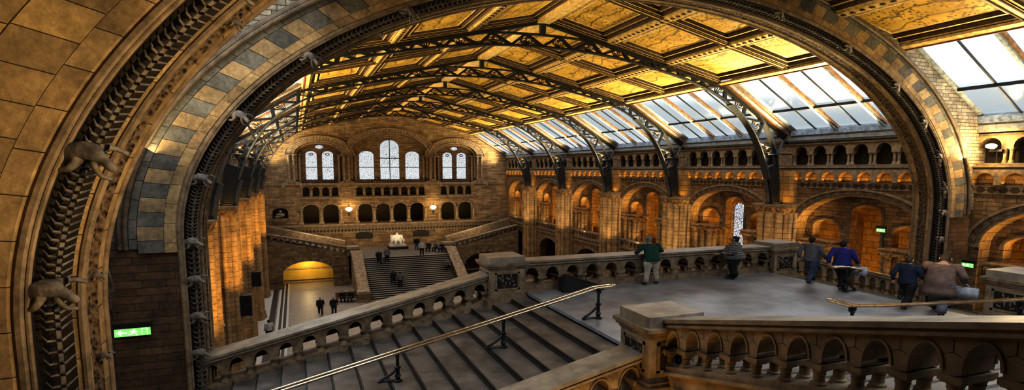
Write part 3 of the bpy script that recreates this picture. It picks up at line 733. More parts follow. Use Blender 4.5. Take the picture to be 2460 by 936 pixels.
# ------------------------------------------------------------------ far end wall
W=bpy.data.objects.new('wall_north',None); COL.objects.link(W); struct(W,'far end wall of tan brick with round arched windows and arcades','wall')
Y=YF
m=MB(); U0,U1=XC-17.5,XC+17.5
plate(m,'Y',U0,U1,-1.75,lambda u:roofz(u)+.4,[archhole(XC,5.3,-1.75,1.95,4.85),archhole(XC-9.1,3.15,-1.75,1.9,3.65),archhole(XC+9.1,3.15,-1.75,1.9,3.65)],Y,Y+.6,0,1,30)
m.build('gable_wall',[M['farwall'],M['mould']],W)
m=MB(); hs=[archhole(XC,1.32,-1.25,3.1,4.1),archhole(XC-3.1,1.0,-1.25,1.95,2.6),archhole(XC+3.1,1.0,-1.25,1.95,2.6)]
for s in (-1,1):
    for c,h in ((8.1,.74),(10.15,.74)): hs.append(archhole(XC+s*c,h,-1.25,2.0,2.5))
    hs.append(circhole(XC+s*9.1,3.0,.55,.3))
hs2=[h for h in hs if h[1]-h[0]!=.84 ]
def mkwin(us):
    # plate the window wall in three fields so side circles do not overlap the lights
    plate(m,'Y',XC-5.5,XC+5.5,-1.75,5.2,hs[:3],Y+.55,Y+1.0,0,1,16)
    for s in (-1,1):
        cx=XC+s*9.1
        plate(m,'Y',cx-3.3,cx+3.3,-1.75,2.6,[h for h in hs[3:] if cx-3.3<h[0] and h[1]<cx+3.3 and abs((h[0]+h[1])/2-cx)>.5],Y+.55,Y+1.0,2,1,12)
        plate(m,'Y',cx-3.3,cx+3.3,2.6,4.2,[circhole(cx,3.0,.55,.3)],Y+.55,Y+1.0,2,1,12)
mkwin(None); m.build('window_wall',[M['farwall'],M['mould'],M['brown']],W)
wl=['tall central leaded window in the far wall','left light beside the tall central far window','right light beside the tall central far window',
 'inner light of the left paired far windows','outer light of the left paired far windows','small round oculus above the left paired far windows',
 'inner light of the right paired far windows','outer light of the right paired far windows','small round oculus above the right paired far windows']
for i,h in enumerate(hs):
    wn+=1; uc=(h[0]+h[1])/2; hw=(h[1]-h[0])/2; zb=h[3](uc); zt=h[2](uc); zs=h[2](h[0])
    t=bpy.data.objects.new('window_%d'%wn,None); COL.objects.link(t); struct(t,wl[i],'window')
    g=MB(); n=14; circ=hw<.6
    pts=[]
    if circ: pts=[(uc+hw*cos(2*PI*k/20),Y+.75,3.0+.3*sin(2*PI*k/20)) for k in range(20)]
    else: pts=[(uc-hw,Y+.75,zb),(uc+hw,Y+.75,zb)]+[(uc+hw*cos(PI*k/n),Y+.75,zs+(zt-zs)*sin(PI*k/n)) for k in range(n+1)]
    g.add(pts,[tuple(range(len(pts)))]); g.build('leaded_glass',M['stained'],t)
    f=MB()
    f.tube([(p[0],Y+.7,p[2]) for p in pts],.05,5,closed=True)
    if not circ:
        if i==0: f.bar((uc,Y+.7,zb),(uc,Y+.7,zt),.1,.1); f.bar((uc-hw,Y+.7,1.6),(uc+hw,Y+.7,1.6),.1,.1)
        f.bar((uc-hw,Y+.7,.35),(uc+hw,Y+.7,.35),.08,.07)
        if hw<.9 : f.tube([(uc+.25*cos(k/10*2*PI),Y+.7,2.05+.14*sin(k/10*2*PI)) for k in range(10)],.05,5,closed=True)
    f.build('window_frame',M['black'],t)
m=MB()
for s,c,h,zs,zc in ((0,0,5.3,1.95,4.85),(-1,9.1,3.15,1.9,3.65),(1,9.1,3.15,1.9,3.65)):
    u=XC+s*c
    ring(m,'Y',u,h,zs,zc,.25,Y-.12,Y+.02,0,30,.16); ring(m,'Y',u,h+.26,zs,zc+.18,.6 if s==0 else .8,Y-.06,Y+.02,1,90 if s==0 else 64,.45,alt=2); ring(m,'Y',u,h+(.88 if s==0 else 1.08),zs,zc+(.64),.2,Y-.15,Y+.02,0,30,.14)
    ring(m,'Y',u,h-.35,zs,zc-.25,.3,Y+.25,Y+.56,0,30,.2,leg=3.2)

for q in (-1,1):
    u=XC+q*5.75; m.prism([(u-.9,1.8),(u+.9,1.8),(u+.35,2.9),(u,3.3),(u-.35,2.9)],'Y',Y-.11,Y+.02,0)
m.build('archivolt',[M['trim'],M['light'],M['mould']],W)
for u in (XC-12.9,XC-12.3,XC-6.1,XC-5.5,XC+5.5,XC+6.1,XC+12.3,XC+12.9,XC-4.6,XC+4.6,XC-11.6,XC-6.7,XC+6.7,XC+11.6):
    m=MB(); column(m,u,Y-.1 if abs(abs(u-XC)-4.6)>.1 and abs(abs(u-XC)-6.7)>.1 and abs(abs(u-XC)-11.6)>.1 else Y+.4,-1.7,2.0,.16,0,1,.35,.35,10); m.build('window_column',[M['trim'],M['mould']],W,smooth=True)
# middle storey
m=MB(); hs=[archhole(XC-4.2+1.2*i,.42,-3.4,-2.6,-2.25) for i in range(8)]
for s in (-1,1): hs+=[archhole(XC+s*9.15-1.8+1.2*i,.42,-3.4,-2.6,-2.25) for i in range(4)]
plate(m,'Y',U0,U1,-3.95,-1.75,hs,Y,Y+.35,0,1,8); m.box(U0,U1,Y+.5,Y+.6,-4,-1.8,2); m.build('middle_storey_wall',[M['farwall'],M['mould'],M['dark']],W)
m=MB()
for a,b in ((XC-4.9,XC+4.9),(XC-11.75,XC-6.7),(XC+6.7,XC+11.75)):
    m.box(a,b,Y-.25,Y+.02,-1.95,-1.75,0); m.box(a,b,Y-.15,Y+.02,-2.12,-1.95,1); m.box(a,b,Y-.2,Y+.02,-3.75,-3.55,0); m.box(a,b,Y-.12,Y+.02,-3.95,-3.75,1)
for u in (XC-5.8,XC+5.8,XC-12.6,XC+12.6):
    m.prism([(u-1.3,-1.75),(u,-1.2),(u+1.3,-1.75),(u+1.3,-2.3),(u+1.05,-2.3),(u+.8,-1.95),(u-.8,-1.95),(u-1.05,-2.3),(u-1.3,-2.3)],'Y',Y-.2,Y+.02,0)
m.box(U0,U1,Y-.1,Y+.02,-2.05,-1.92,1)
m.build('string_course',[M['trim'],M['mould']],W)
for h in hs:
    for u in ((h[0]-.18),):
        m=MB(); column(m,u,Y-.02,-3.45,-2.55,.09,0,0,.2,.15,8); m.build('small_column',[M['trim']],W,smooth=True)
# arcade storey
m=MB(); hs=[archhole(XC-3.5+2.33*i,.93,-7.05,-5.15,-4.5) for i in range(4)]
for s in (-1,1): hs+=[archhole(XC+s*9.2+d,.98,-7.05,-5.15,-4.5) for d in (-1.25,1.25)]
hs.append(archhole(XC-14.2,.95,-6.2,-5.4,-4.85))
plate(m,'Y',U0,U1,-7.1,-3.95,hs,Y,Y+.5,0,1,12); m.build('arcade_wall',[M['farwall'],M['mould']],W)
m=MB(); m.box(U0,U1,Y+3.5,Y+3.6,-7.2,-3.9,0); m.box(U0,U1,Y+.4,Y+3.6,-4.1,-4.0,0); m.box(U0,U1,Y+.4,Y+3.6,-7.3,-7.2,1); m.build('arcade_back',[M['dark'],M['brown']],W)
m=MB()
for h in hs[:-1]: ring(m,'Y',(h[0]+h[1])/2,(h[1]-h[0])/2,-5.15,-4.5,.2,Y-.1,Y+.02,0,14,.14)
m.build('arcade_archivolt',[M['trim']],W)
for c in (XC-4.67,XC-2.33,XC,XC+2.33,XC+4.67)+tuple(XC+s*9.2+d for s in (-1,1) for d in (-2.5,0,2.5)):
    m=MB(); column(m,c,Y-.05,-7.1,-5.1,.17,0,1,.3,.4,10); m.box(c-.32,c+.32,Y-.3,Y+.2,-7.25,-6.75,1); m.build('arcade_column',[M['light'],M['trim']],W,smooth=True)
m=MB(); m.box(U0,U1,Y-.9,Y+.1,-7.3,-7.12,0); m.box(U0,U1,Y-.7,Y+.1,-7.75,-7.3,1); m.box(U0,U1,Y-.72,Y-.6,-8.15,-7.75,2); m.box(U0,U1,Y-.78,Y+.1,-8.22,-8.15,0); m.build('gallery_ledge',[M['trim'],M['mould'],M['diaper']],W)
m=MB(); m.box(U0,U1,Y-.6,Y+.5,FL,-8.15,0); m.build('lower_wall',[M['farwall']],W)
# sconces
for u,l in ((XC-5.7,'left'),(XC+5.7,'right')):
    t=thing('wall_lamp','glowing lantern on the %s pier of the far wall arcade'%l,'lamp',(u,Y-.45,-5.15),'far wall lanterns')
    m=MB(); m.lathe([(.12,.25),(.42,.1),(.46,0),(.3,-.2),(.12,-.3)],(0,0,0),12); m.build('lamp_shade',M['bulb2'],t,smooth=True)
    m=MB(); m.tube([(0,.45,-.6),(0,.1,-.75),(0,0,-.3)],.06,6); m.lathe([(.02,-.9),(.16,-.75),(.08,-.55),(.14,-.35)],(0,0,0),8); m.lathe([(.14,.1),(.05,.35),(.01,.5)],(0,0,.1),8); m.build('bracket',M['black'],t,smooth=True)
# plaques
for u,l in ((XC-3.85,'left'),(XC+3.85,'right')):
    m=MB(); a=1.12
    m.prism([(u-a,-9.15),(u+a,-9.15),(u+a,-8.55),(u+a-.12,-8.4),(u+a*.7,-8.4),(u+a*.5,-8.22),(u,-8.12),(u-a*.5,-8.22),(u-a*.7,-8.4),(u-a+.12,-8.4),(u-a,-8.55)],'Y',Y-.72,Y-.6)
    tag(m.build('wall_plaque',M['plaque']),'black memorial plaque on the far wall, %s of the white statue'%l,'plaque','black memorial plaques')
# niche bust left
t=thing('wall_monument','dark relief bust in a round niche at the left of the far wall','monument',(XC-14.2,Y,0))
m=MB(); m.box(-1.1,1.1,-.3,.1,-6.5,-6.3); m.box(-.9,.9,-.2,.1,-6.7,-6.5); m.box(-1.0,1.0,-.25,.1,-6.3,-6.22); m.build('ledge',M['mould'],t)
m=MB(); m.ball((0,.1,-5.3),(.22,.2,.2)); m.ball((0,.15,-5.75),(.55,.25,.3)); m.ball((-.35,.1,-6.0),(.4,.25,.16)); m.build('bust',M['spine'],t,smooth=True)

# ------------------------------------------------------------------ far staircase and landing
FZ=-10.3
t=thing('grand_staircase','wide pale stone staircase rising to the white statue','stairs',(0,0,0))
N=21; y0,y1=62.4,68.3
for i in range(N):
    a=y0+(y1-y0)*i/N; z=FL+(FZ-FL)*(i+1)/N; m=MB()
    m.box(7.0,17.4,a,y1+.1,FL+(FZ-FL)*i/N,z,0); m.box(7.0,17.4,a-.05,a+.14,z-.04,z+.004,0); m.box(7.0,17.4,a-.012,a,FL+(FZ-FL)*i/N,z-.03,1); m.build('step',[M['fstep'],M['stepshadow']],t)
m=MB(); m.box(-3.6,28.,72.2,YF-.5,FZ-.4,FZ,0); m.box(7.0,17.4,y1+.05,72.2,FZ-.4,FZ,0); tag(m.build('upper_landing',[M['grey']]),'grey stone landing under the white statue at the top of the far stairs','landing')
def newel(name,label,x0,x1,ya,yb,zb,zt,mat='trim',panel=True,parent=None):
    t=thing(name,label,'newel',((x0+x1)/2,(ya+yb)/2,zb)); w=(x1-x0)/2; d=(yb-ya)/2; h=zt-zb
    m=MB(); m.box(-w,w,-d,d,0,h-.36,0); m.build('pedestal',[M['light' if mat=='near' else mat]],t)
    m=MB(); b=max(0,h-1.45)
    m.box(-w-.1,w+.1,-d-.1,d+.1,0,b+.12,0); m.box(-w-.06,w+.06,-d-.06,d+.06,b+.12,b+.2,0); m.box(-w-.02,w+.02,-d-.02,d+.02,b+.2,b+.26,0); m.build('base_moulding',[M['trim']],t)
    m=MB()
    for k,(e,za,zc) in enumerate(((.03,-.4,-.34),(.08,-.34,-.28),(.12,-.28,-.2),(.02,-.2,-.0))): m.box(-w-e+(.0 if k<3 else .0),w+e,-d-e,d+e,h+za,h+zc,0 if k<3 else 1)
    m.build('cap',[M['trim'],M['rail']],t)
    if panel:
        zb2=b+.38; zt2=h-.5
        m=MB()
        for s in (-1,1):
            for (a,c,e,f) in ((-w*.72,w*.72,zb2,zb2+.05),(-w*.72,w*.72,zt2-.05,zt2),(-w*.72,-w*.6,zb2,zt2),(w*.6,w*.72,zb2,zt2)):
                m.box(a,c,s*(d+.02),s*(d-.02),e,f)
            for (a,c,e,f) in ((-d*.72,d*.72,zb2,zb2+.05),(-d*.72,d*.72,zt2-.05,zt2),(-d*.72,-d*.6,zb2,zt2),(d*.6,d*.72,zb2,zt2)):
                m.box(s*(w+.02),s*(w-.02),a,c,e,f)
        pf=m.build('panel_frame',[M['trim']],t)
        m=MB(); random.seed(3)
        for s in (-1,1):
            m.box(-w*.6,w*.6,s*(d+.004),s*(d-.01),zb2+.05,zt2-.05,1); m.box(s*(w+.004),s*(w-.01),-d*.6,d*.6,zb2+.05,zt2-.05,1)
            for k in range(16):
                px=random.uniform(-.5,.5); pz=random.uniform(zb2+.1,zt2-.1); q=random.uniform(0,PI)
                for ax in (0,1):
                    L=(w if ax==0 else d); c=px*L; e=.11*L
                    A=(c-e*cos(q),s*(d+.012),pz-.07*sin(q)); Bq=(c+e*cos(q),s*(d+.012),pz+.07*sin(q))
                    if ax: A=(s*(w+.012),A[0],A[2]); Bq=(s*(w+.012),Bq[0],Bq[2])
                    m.tube([A,tuple((u+v)/2+.01 for u,v in zip(A,Bq)),Bq],[.008,.028,.008],5)
        m.build('carved_panel',[M['spine'],M['dark']],pf)
    return t
newel('stair_newel','square stone newel at the foot of the far stairs, left side',5.75,7.0,61.3,62.6,FL,-12.9,'farwall',False)
newel('stair_newel','square stone newel at the foot of the far stairs, right side',17.4,18.65,61.3,62.6,FL,-12.9,'farwall',False)
newel('landing_newel','square newel left of the far landing where the side flight begins',5.6,6.9,70.6,72.2,FZ,-9.25,'farwall',False)
newel('landing_newel','square newel right of the far landing where the side flight begins',17.5,18.8,70.6,72.2,FZ,-9.25,'farwall',False)
for a,b,l in ((5.9,6.95,'left'),(17.45,18.5,'right')):
    m=MB(); m.prism([(62.4,-13.05),(69.0,-9.75),(70.8,-9.75),(70.8,FL),(62.4,FL)],'X',a,b,0)
    m.prism([(62.2,-13.0),(69.0,-9.65),(70.8,-9.65),(70.8,-9.8),(69.05,-9.8),(62.3,-13.2)],'X',a-.1,b+.1,1)
    tag(m.build('stair_parapet',[M['farwall'],M['light']]),'sloping pale stone parapet on the %s side of the far staircase'%l,'parapet')
# side flights going up to the galleries
def balustrade(name,label,A,Bp,zr0,zr1,n,th=.42,H=(.19,.24,.55,.83,1.0),skirt=None,mats=('rail','trim','mould'),cols=2,sub=True,skirtmat='grey',closed=0,joints=0,cr_=.075,hole=.33,seg=10,cat='balustrade'):
    # A,Bp: plan points; zr0,zr1 rail-top heights; n openings; H depth below rail top: rail bottom, arch crown, impost, base, plinth bottom
    t=thing(name,label,cat,(A[0],A[1],0)); L=math.dist(A,Bp); ang=math.atan2(Bp[1]-A[1],Bp[0]-A[0]); t.rotation_euler[2]=ang
    sl=(zr1-zr0)/L; Z=lambda u:zr0+sl*u
    def sp(m,pts,y0,y1,mi=0,u0=0,u1=None):  # prism in local XZ with shear already applied
        m.prism(pts,'Y',y0,y1,mi)
    def slab(m,z0,z1,y0,y1,mi=0): m.prism([(0,Z(0)+z0),(L,Z(L)+z0),(L,Z(L)+z1),(0,Z(0)+z1)],'Y',y0,y1,mi)
    h=th/2
    m=MB(); slab(m,-.07,0,-h-.1,h+.1); slab(m,-.11,-.07,-h-.05,h+.05,1); slab(m,-.155,-.11,-h-.08,h+.08); slab(m,-H[0],-.155,-h-.01,h+.01,1); m.build('coping_rail',[M[mats[0]],M[mats[1]]],t)
    w=L/n; ho=w*hole
    m=MB(); K=8
    for i in range(n):
        c=w*(i+.5); us=[c-w/2]+[c-ho*cos(PI*k/K) for k in range(K+1)]+[c+w/2]
        def zt(u):
            d=(u-c)/ho
            return -H[2] if abs(d)>1 else -H[2]+(.07)+(H[2]-H[1]-.07)*math.sqrt(max(0,1-d*d))
        for a,b in zip(us,us[1:]):
            za=zt(a) if abs(a-c)<=ho+1e-6 else -H[2]; zb=zt(b) if abs(b-c)<=ho+1e-6 else -H[2]
            if abs(a-c)>ho+1e-6: zb=-H[2]
            if abs(b-c)>ho+1e-6: za=-H[2]
            V=[(a,-h,Z(a)+za),(b,-h,Z(b)+zb),(b,-h,Z(b)-H[0]),(a,-h,Z(a)-H[0]),(a,h,Z(a)+za),(b,h,Z(b)+zb),(b,h,Z(b)-H[0]),(a,h,Z(a)-H[0])]
            m.add(V,[(0,1,2,3),(7,6,5,4),(0,4,5,1)],0)
        for s in (-1,1):
            m.tube([(c-ho*1.0*cos(PI*k/K),s*(h+.005),Z(c-ho*cos(PI*k/K))-H[2]+.07+(H[2]-H[1]-.05)*sin(PI*k/K)) for k in range(K+1)],.022,4,0)
    if joints:
        for i in range(n+1):
            u=min(max(w*i,.02),L-.02)
            for sd in (-1,1): m.box(u-.006,u+.006,sd*(h+.003),sd*(h-.01),Z(u)-H[0]-.14,Z(u)-H[0],1); m.bar((u,sd*(h+.001),Z(u)-H[0]-.14),(u-w*.2,sd*(h+.001),Z(u)-H[0]-.19),.006,.007,1); m.bar((u,sd*(h+.001),Z(u)-H[0]-.14),(u+w*.2,sd*(h+.001),Z(u)-H[0]-.19),.006,.007,1)
    if closed: m.prism([(0,Z(0)-H[2]-.03),(L,Z(L)-H[2]-.03),(L,Z(L)-H[0]),(0,Z(0)-H[0])],'Y',closed*(h-.06),closed*(h-.01),1)
    m.build('arched_frieze',[M[mats[1]],M['brown'],M['dark']],t)
    for i in range(n+1):
        u=min(max(w*i,.1),L-.1); q=(w-2*ho)/2+.03
        m=MB(); m.box(max(0,u-q),min(L,u+q),-h-.03,h+.03,Z(u)-H[2]-.07,Z(u)-H[2]+.0,0)
        for yy in ((-h+.09,h-.09) if cols==2 else (0,)):
            column(m,u,yy,Z(u)-H[3]-.03,Z(u)-H[2]-.06,cr_,0,0,.1,.1,seg,1.35)
        m.build('baluster',[M[mats[1]]],t,smooth=True)
    m=MB(); slab(m,-H[4],-H[3],-h-.02,h+.02); slab(m,-H[4]-.06,-H[4],-h-.06,h+.06)
    if skirt: 
        m.prism([(0,skirt),(L,skirt),(L,Z(L)-H[4]),(0,Z(0)-H[4])],'Y',-h+.02,h-.02,1)
    m.build('plinth',[M[mats[1]],M[skirtmat]],t)
    return t
# wall under the left side flight with its yellow lit arch
def side_flight(s,label1,label2,label3):
    X=lambda d:XC+s*d
    t=thing('side_staircase',label1,'stairs',(0,0,0))
    m=MB(); u0,u1=sorted((X(6.5),X(15.9))); 
    zt=lambda u:-10.35+(abs(u-XC)-6.0)*.235
    hc=X(11.2)
    plate(m,'Y',u0,u1,FL,zt,[archhole(hc,2.85,FL,-12.3,-10.85)],71.6,72.2,0,1,20); m.build('flight_wall',[M['farwall'],M['mould']],t)
    m=MB(); ring(m,'Y',hc,2.85,-12.3,-10.85,.55,71.5,71.62,0,22,.38,alt=1); m.box(u0,u1,71.5,71.62,-13.15,-13.0,0); m.box(u0,u1,71.48,71.62,FL,-13.6,0) if False else None
    m.build('flight_archivolt',[M['mould'],M['trim']],t)
    n=20
    m=MB()
    for i in range(n): 
        a=6.6+9.3*i/n; b=6.6+9.3*(i+1)/n; x0,x1=sorted((X(a),X(b))); m.box(x0,x1,72.2,75.2,FZ-.1+2.6*i/n,FZ+.13+2.6*i/n,0); m.box(x0,x1,75.15,75.4,FZ+2.6*i/n-.4,FZ+.35+2.6*i/n,1)
    m.build('flight_steps',[M['grey'],M['farwall']],t)
    m=MB(); a,b=sorted((X(6.6),X(15.9))); zz=lambda u:-9.2+(abs(u-XC)-6.4)*.24+.1
    m.prism([(a,zz(a)+.12),(b,zz(b)+.12),(b,zz(b)),(a,zz(a))],'Y',75.1,75.5,0)
    m.prism([(a,zz(a)-1.3),(b,zz(b)-1.3),(b,zz(b)),(a,zz(a))],'Y',74.9,75.1,1); m.build('back_coping',[M['rail'],M['mould']],t)
    balustrade('side_balustrade',label2,(X(6.7),71.9),(X(15.8),71.9),-9.35,-7.35,13,.5,(.15,.22,.5,.75,.9),None,('light','farwall','mould'),1,cr_=.12,seg=6)
    m=MB(); 
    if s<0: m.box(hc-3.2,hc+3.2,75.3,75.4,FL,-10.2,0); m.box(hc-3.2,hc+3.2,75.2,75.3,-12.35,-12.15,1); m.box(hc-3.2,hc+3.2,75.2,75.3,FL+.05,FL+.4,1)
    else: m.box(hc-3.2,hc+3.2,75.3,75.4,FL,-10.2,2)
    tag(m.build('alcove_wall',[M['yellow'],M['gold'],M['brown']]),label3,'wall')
    return t
side_flight(-1,'left side flight rising from the far landing above the yellow lit arch','arched balustrade of the left side flight at the far end','glowing yellow wall seen through the low arch under the left flight')
side_flight(1,'right side flight rising from the far landing to the right gallery','arched balustrade of the right side flight at the far end','dim brown wall seen through the low arch under the right flight')
# white seated statue
t=thing('seated_statue','white marble seated bearded man on a dark plinth at the top of the far stairs','statue',(12.25,75.0,FZ))
m=MB(); m.box(-1.25,1.25,-1.0,1.0,0,.35); m.build('plinth',M['black'],t)
m=MB(); m.box(-1.05,1.05,-.85,.85,.35,.55); m.box(-.85,.85,-.1,.8,.55,1.0); m.box(-.85,-.6,-.6,.8,1.0,1.25); m.box(.6,.85,-.6,.8,1.0,1.25); m.box(-.8,.8,.5,.8,1.0,1.75); m.build('chair',M['marble'],t)
me=skin_mesh([((0,.25,1.0),.4),((0,.3,1.35),.42),((0,.25,1.62),.36),((0,.15,1.85),.15),((0,.1,2.02),(.17,.2)),((-.5,.2,1.6),.2),((-.68,.0,1.28),.15),((-.45,-.45,1.25),.11),((.5,.2,1.6),.2),((.68,.0,1.28),.15),((.45,-.45,1.25),.11),
  ((-.28,-.1,1.05),.25),((-.32,-.6,1.1),.2),((-.32,-.62,.7),.15),((-.34,-.8,.6),.1),((.28,-.1,1.05),.25),((.32,-.6,1.1),.2),((.32,-.62,.7),.15),((.34,-.8,.6),.1),((0,-.08,1.85),.1)],
  [(0,1),(1,2),(2,3),(3,4),(2,5),(5,6),(6,7),(2,8),(8,9),(9,10),(0,11),(11,12),(12,13),(13,14),(0,15),(15,16),(16,17),(17,18),(4,19)],2)
obj_from(me,'figure',M['marble'],t)
# ------------------------------------------------------------------ landing and foreground stairs
m=MB(); m.box(7.0,17.4,9.1,17.75,LZ-.35,LZ,0); m.box(6.6,17.8,9.2,17.7,LZ-1.0,LZ-.35,1); tag(m.build('landing_floor',[M['landing'],M['light']]),'smooth grey stone landing where the two men stand','landing')
RUN=.635; RISE=.134
def flight(label,sgn,n):
    t=thing('stone_staircase',label,'stairs',(0,0,0))
    for i in range(1,n+1):
        x1=(7.0 if sgn<0 else 17.4)+sgn*RUN*(i-1); x0=x1+sgn*RUN; z=LZ-RISE*i
        m=MB(); m.box(x0,x1,9.26,17.32,z-RISE-.12,z,0); m.box(x0,x0-sgn*.05,9.26,17.32,z-.03,z+.003,1); m.box(x0+sgn*.004,x0,9.26,17.32,z-RISE,z-.02,1)
        m.box(x1,x1-sgn*.03,9.26,17.32,z-.001,z+.045,1)
        m.build('step',[M['tread'],M['stepshadow']],t)
    m=MB(); a=(7.0 if sgn<0 else 17.4); b=a+sgn*RUN*n
    m.prism([(a,LZ-.4),(b,LZ-RISE*n-.4),(b,LZ-RISE*n-.9),(a,LZ-.9)],'Y',9.3,17.3); m.build('soffit',M['brown'],t)
    return t
flight('worn dark stone steps descending to the left from the landing',-1,20)
flight('stone steps descending to the right from the landing behind the passers-by',1,17)
t=thing('stone_staircase','stone steps rising from the landing toward the camera, behind the near balustrade','stairs',(0,0,0))
for i in range(1,17):
    y=9.1-.62*(i-1); z=LZ+.158*i
    m=MB(); m.box(6.72,17.7,y-.64,y,z-.4,z,0); m.box(6.72,17.7,y-.05,y+.005,z-.03,z+.003,1); m.build('step',[M['tread'],M['stepshadow']],t)
balustrade('landing_balustrade','level stone balustrade the two men lean on at the far edge of the landing',(6.85,17.5),(17.45,17.5),-2.98,-2.98,14,hole=.32,th=.6,cr_=.085,closed=1)
balustrade('stair_balustrade','far stone balustrade of the left descending steps, ending at the banded arch',(5.7,17.5),(-2.75,17.5),-3.34,-5.2,13,hole=.32,skirt=-6.6,th=.66,cr_=.085,closed=-1)
balustrade('stair_balustrade','near stone balustrade of the left descending steps, cut by the bottom frame edge',(6.0,9.05),(-2.9,9.05),-3.38,-5.33,14,hole=.33,skirt=-6.8,th=.5,skirtmat='light')
balustrade('stair_balustrade','far stone balustrade of the right descending steps behind the passers-by',(18.6,17.5),(28.3,17.5),-3.34,-5.5,15,hole=.33,closed=1)
balustrade('stair_balustrade','near stone balustrade of the right descending steps',(18.6,9.05),(28.3,9.05),-3.34,-5.5,15,hole=.33)
nb=balustrade('near_balustrade','large stone balustrade with round arches rising across the lower right foreground',(6.56,8.6),(6.56,-1.2),-2.74,-.34,18,hole=.335,cr_=.075,seg=16,th=.54,joints=1,H=(.19,.235,.58,.9,1.0),mats=('rail','light','mould'))
# outer string of the upper flight below the near balustrade
m=MB(); n=16
m.prism([(8.62,-3.8),(-1.2,-1.4),(-1.2,-2.9),(8.62,-5.4)],'X',6.34,6.64,0)
for i in range(n):
    y=8.3-.62*i; z=-3.98+.158*i
    m.box(6.29,6.35,y-.56,y-.5,z-.5,z+.02,1); m.box(6.29,6.35,y-.5,y,z-.03,z+.02,1); m.box(6.31,6.35,y-.46,y-.04,z-.42,z-.1,2); m.box(6.29,6.35,y-.5,y+.06,z-.52,z-.46,1)
tag(m.build('outer_string',[M['light'],M['trim'],M['mould']]),'stepped carved stone string below the near balustrade','stair string')
balustrade('far_side_balustrade','stone balustrade beyond the steps rising toward the camera, at the right frame edge',(18.0,8.6),(18.0,-1.2),-2.74,-.24,18,hole=.335)
newel('newel_post','square newel between the level balustrade and the left descending steps',5.68,6.86,16.95,18.05,-6.2,-2.78,'light')
newel('newel_post','square newel behind the passers-by at the right end of the level balustrade',17.45,18.63,16.95,18.05,-6.2,-2.86,'light')
newel('newel_post','large square newel with flat cap in the foreground, start of the near balustrade',5.92,7.08,8.52,9.5,-6.8,-2.66,'near')
newel('newel_post','square newel at the right frame edge beside the brown coated visitor',17.4,18.6,8.5,9.6,-6.8,-2.66,'light')
# brass handrails on iron posts
def handrail(label,pts,posts,axis,brsign):
    t=thing('handrail',label,'handrail',(0,0,0))
    m=MB(); o=.105
    off=(0,o,0) if axis=='X' else (o,0,0)
    a=[Vector(p)+Vector(off) for p in pts]; b=[Vector(p)-Vector(off) for p in pts]
    d=(Vector(pts[0])-Vector(pts[1])).normalized(); end=[Vector(pts[0])+Vector(off)*cos(q)+d*.16*sin(q) for q in [PI*k/8 for k in range(1,8)]]
    path=list(reversed(a))+end+b
    m.tube(path,.032,10,0); m.build('brass_rail',M['brass'],t,smooth=True)
    for (x,y,zt,zf) in posts:
        m=MB(); h=zt-zf
        m.lathe([(.11,0),(.11,.03),(.06,.06),(.055,.1),(.08,.14),(.05,.2),(.045,h*.42),(.075,h*.45),(.075,h*.5),(.04,h*.53),(.038,h*.8),(.06,h*.83),(.04,h*.88),(.06,h*.93),(.05,h-.02)],(x,y,zf),12)
        v=(brsign,0,0) if axis=='X' else (0,brsign,0)
        P=lambda k,z:(x+v[0]*k,y+v[1]*k,zf+z)
        m.tube([P(0,h*.45),P(.12,h*.3),P(.28,.14),P(.42,.07)],[.03,.035,.03,.04],8); m.tube([P(0,.04),P(.42,.035)],.028,6); m.ball(P(.44,.04),(.06,.06,.04))
        for s in (-1,1):
            m.tube([(x,y,zt-.14),(x+off[0]*s,y+off[1]*s,zt-.1),(x+off[0]*s,y+off[1]*s,zt-.02)],.022,6)
        m.build('iron_post',M['iron'],t,smooth=True)
    return t
zl=lambda x:-3.17+(x-7.55)*.218
handrail('brass double handrail on iron posts running down the middle of the left steps',[(7.95,13.4,-3.15),(7.5,13.4,-3.17)]+[(x,13.4,zl(x)) for x in (6.5,4.8,2.1,-.6,-3.2,-4.6)],
   [(7.56,13.3,-3.17,LZ),(4.85,13.4,zl(4.85),LZ-RISE*4),(2.12,13.4,zl(2.12),LZ-RISE*8),(-.55,13.4,zl(-.55),LZ-RISE*12),(-3.3,13.4,zl(-3.3),LZ-RISE*17)],'X',-1)
zr=lambda x:-3.17-(x-16.9)*.218
handrail('brass handrail with looped end at the top of the right descending steps',[(16.45,13.4,-3.15),(16.9,13.4,-3.17)]+[(x,13.4,zr(x)) for x in (18,20,23,26)],
   [(16.95,13.4,-3.17,LZ),(19.6,13.4,zr(19.6),LZ-RISE*4),(22.3,13.4,zr(22.3),LZ-RISE*8),(25,13.4,zr(25),LZ-RISE*12)],'X',1)
zu=lambda y:-3.16+(9.25-y)*.27
handrail('brass handrail with looped end at the foot of the steps rising toward the camera',[(12.1,9.85,-3.15),(12.1,9.35,-3.16)]+[(12.1,y,zu(y)) for y in (8.5,6,3,0,-.9)],
   [(12.1,9.35,-3.17,LZ),(12.1,6.1,zu(6.1),LZ+.158*5),(12.1,3.0,zu(3.0),LZ+.158*10)],'Y',1)
# black case
t=thing('instrument_case','black padded wedge shaped case lying against the level balustrade','case',(8.25,16.75,LZ))
m=MB(); m.prism([(-.15,0),(1.35,0),(1.35,.1),(.25,.5),(.05,.56),(-.15,.35)],'Y',-.22,.22); m.build('case_shell',M['black'],t)
m=MB()
for k in range(3): m.tube([(.1,-.23+.23*k,.54),(.7,-.23+.23*k,.34),(1.36,-.23+.23*k,.1)],.025,6)
m.tube([(.45,0,.42),(.55,0,.52),(.75,0,.45),(.8,0,.3)],.02,6); m.build('straps_and_handle',M['iron'],t,smooth=True)
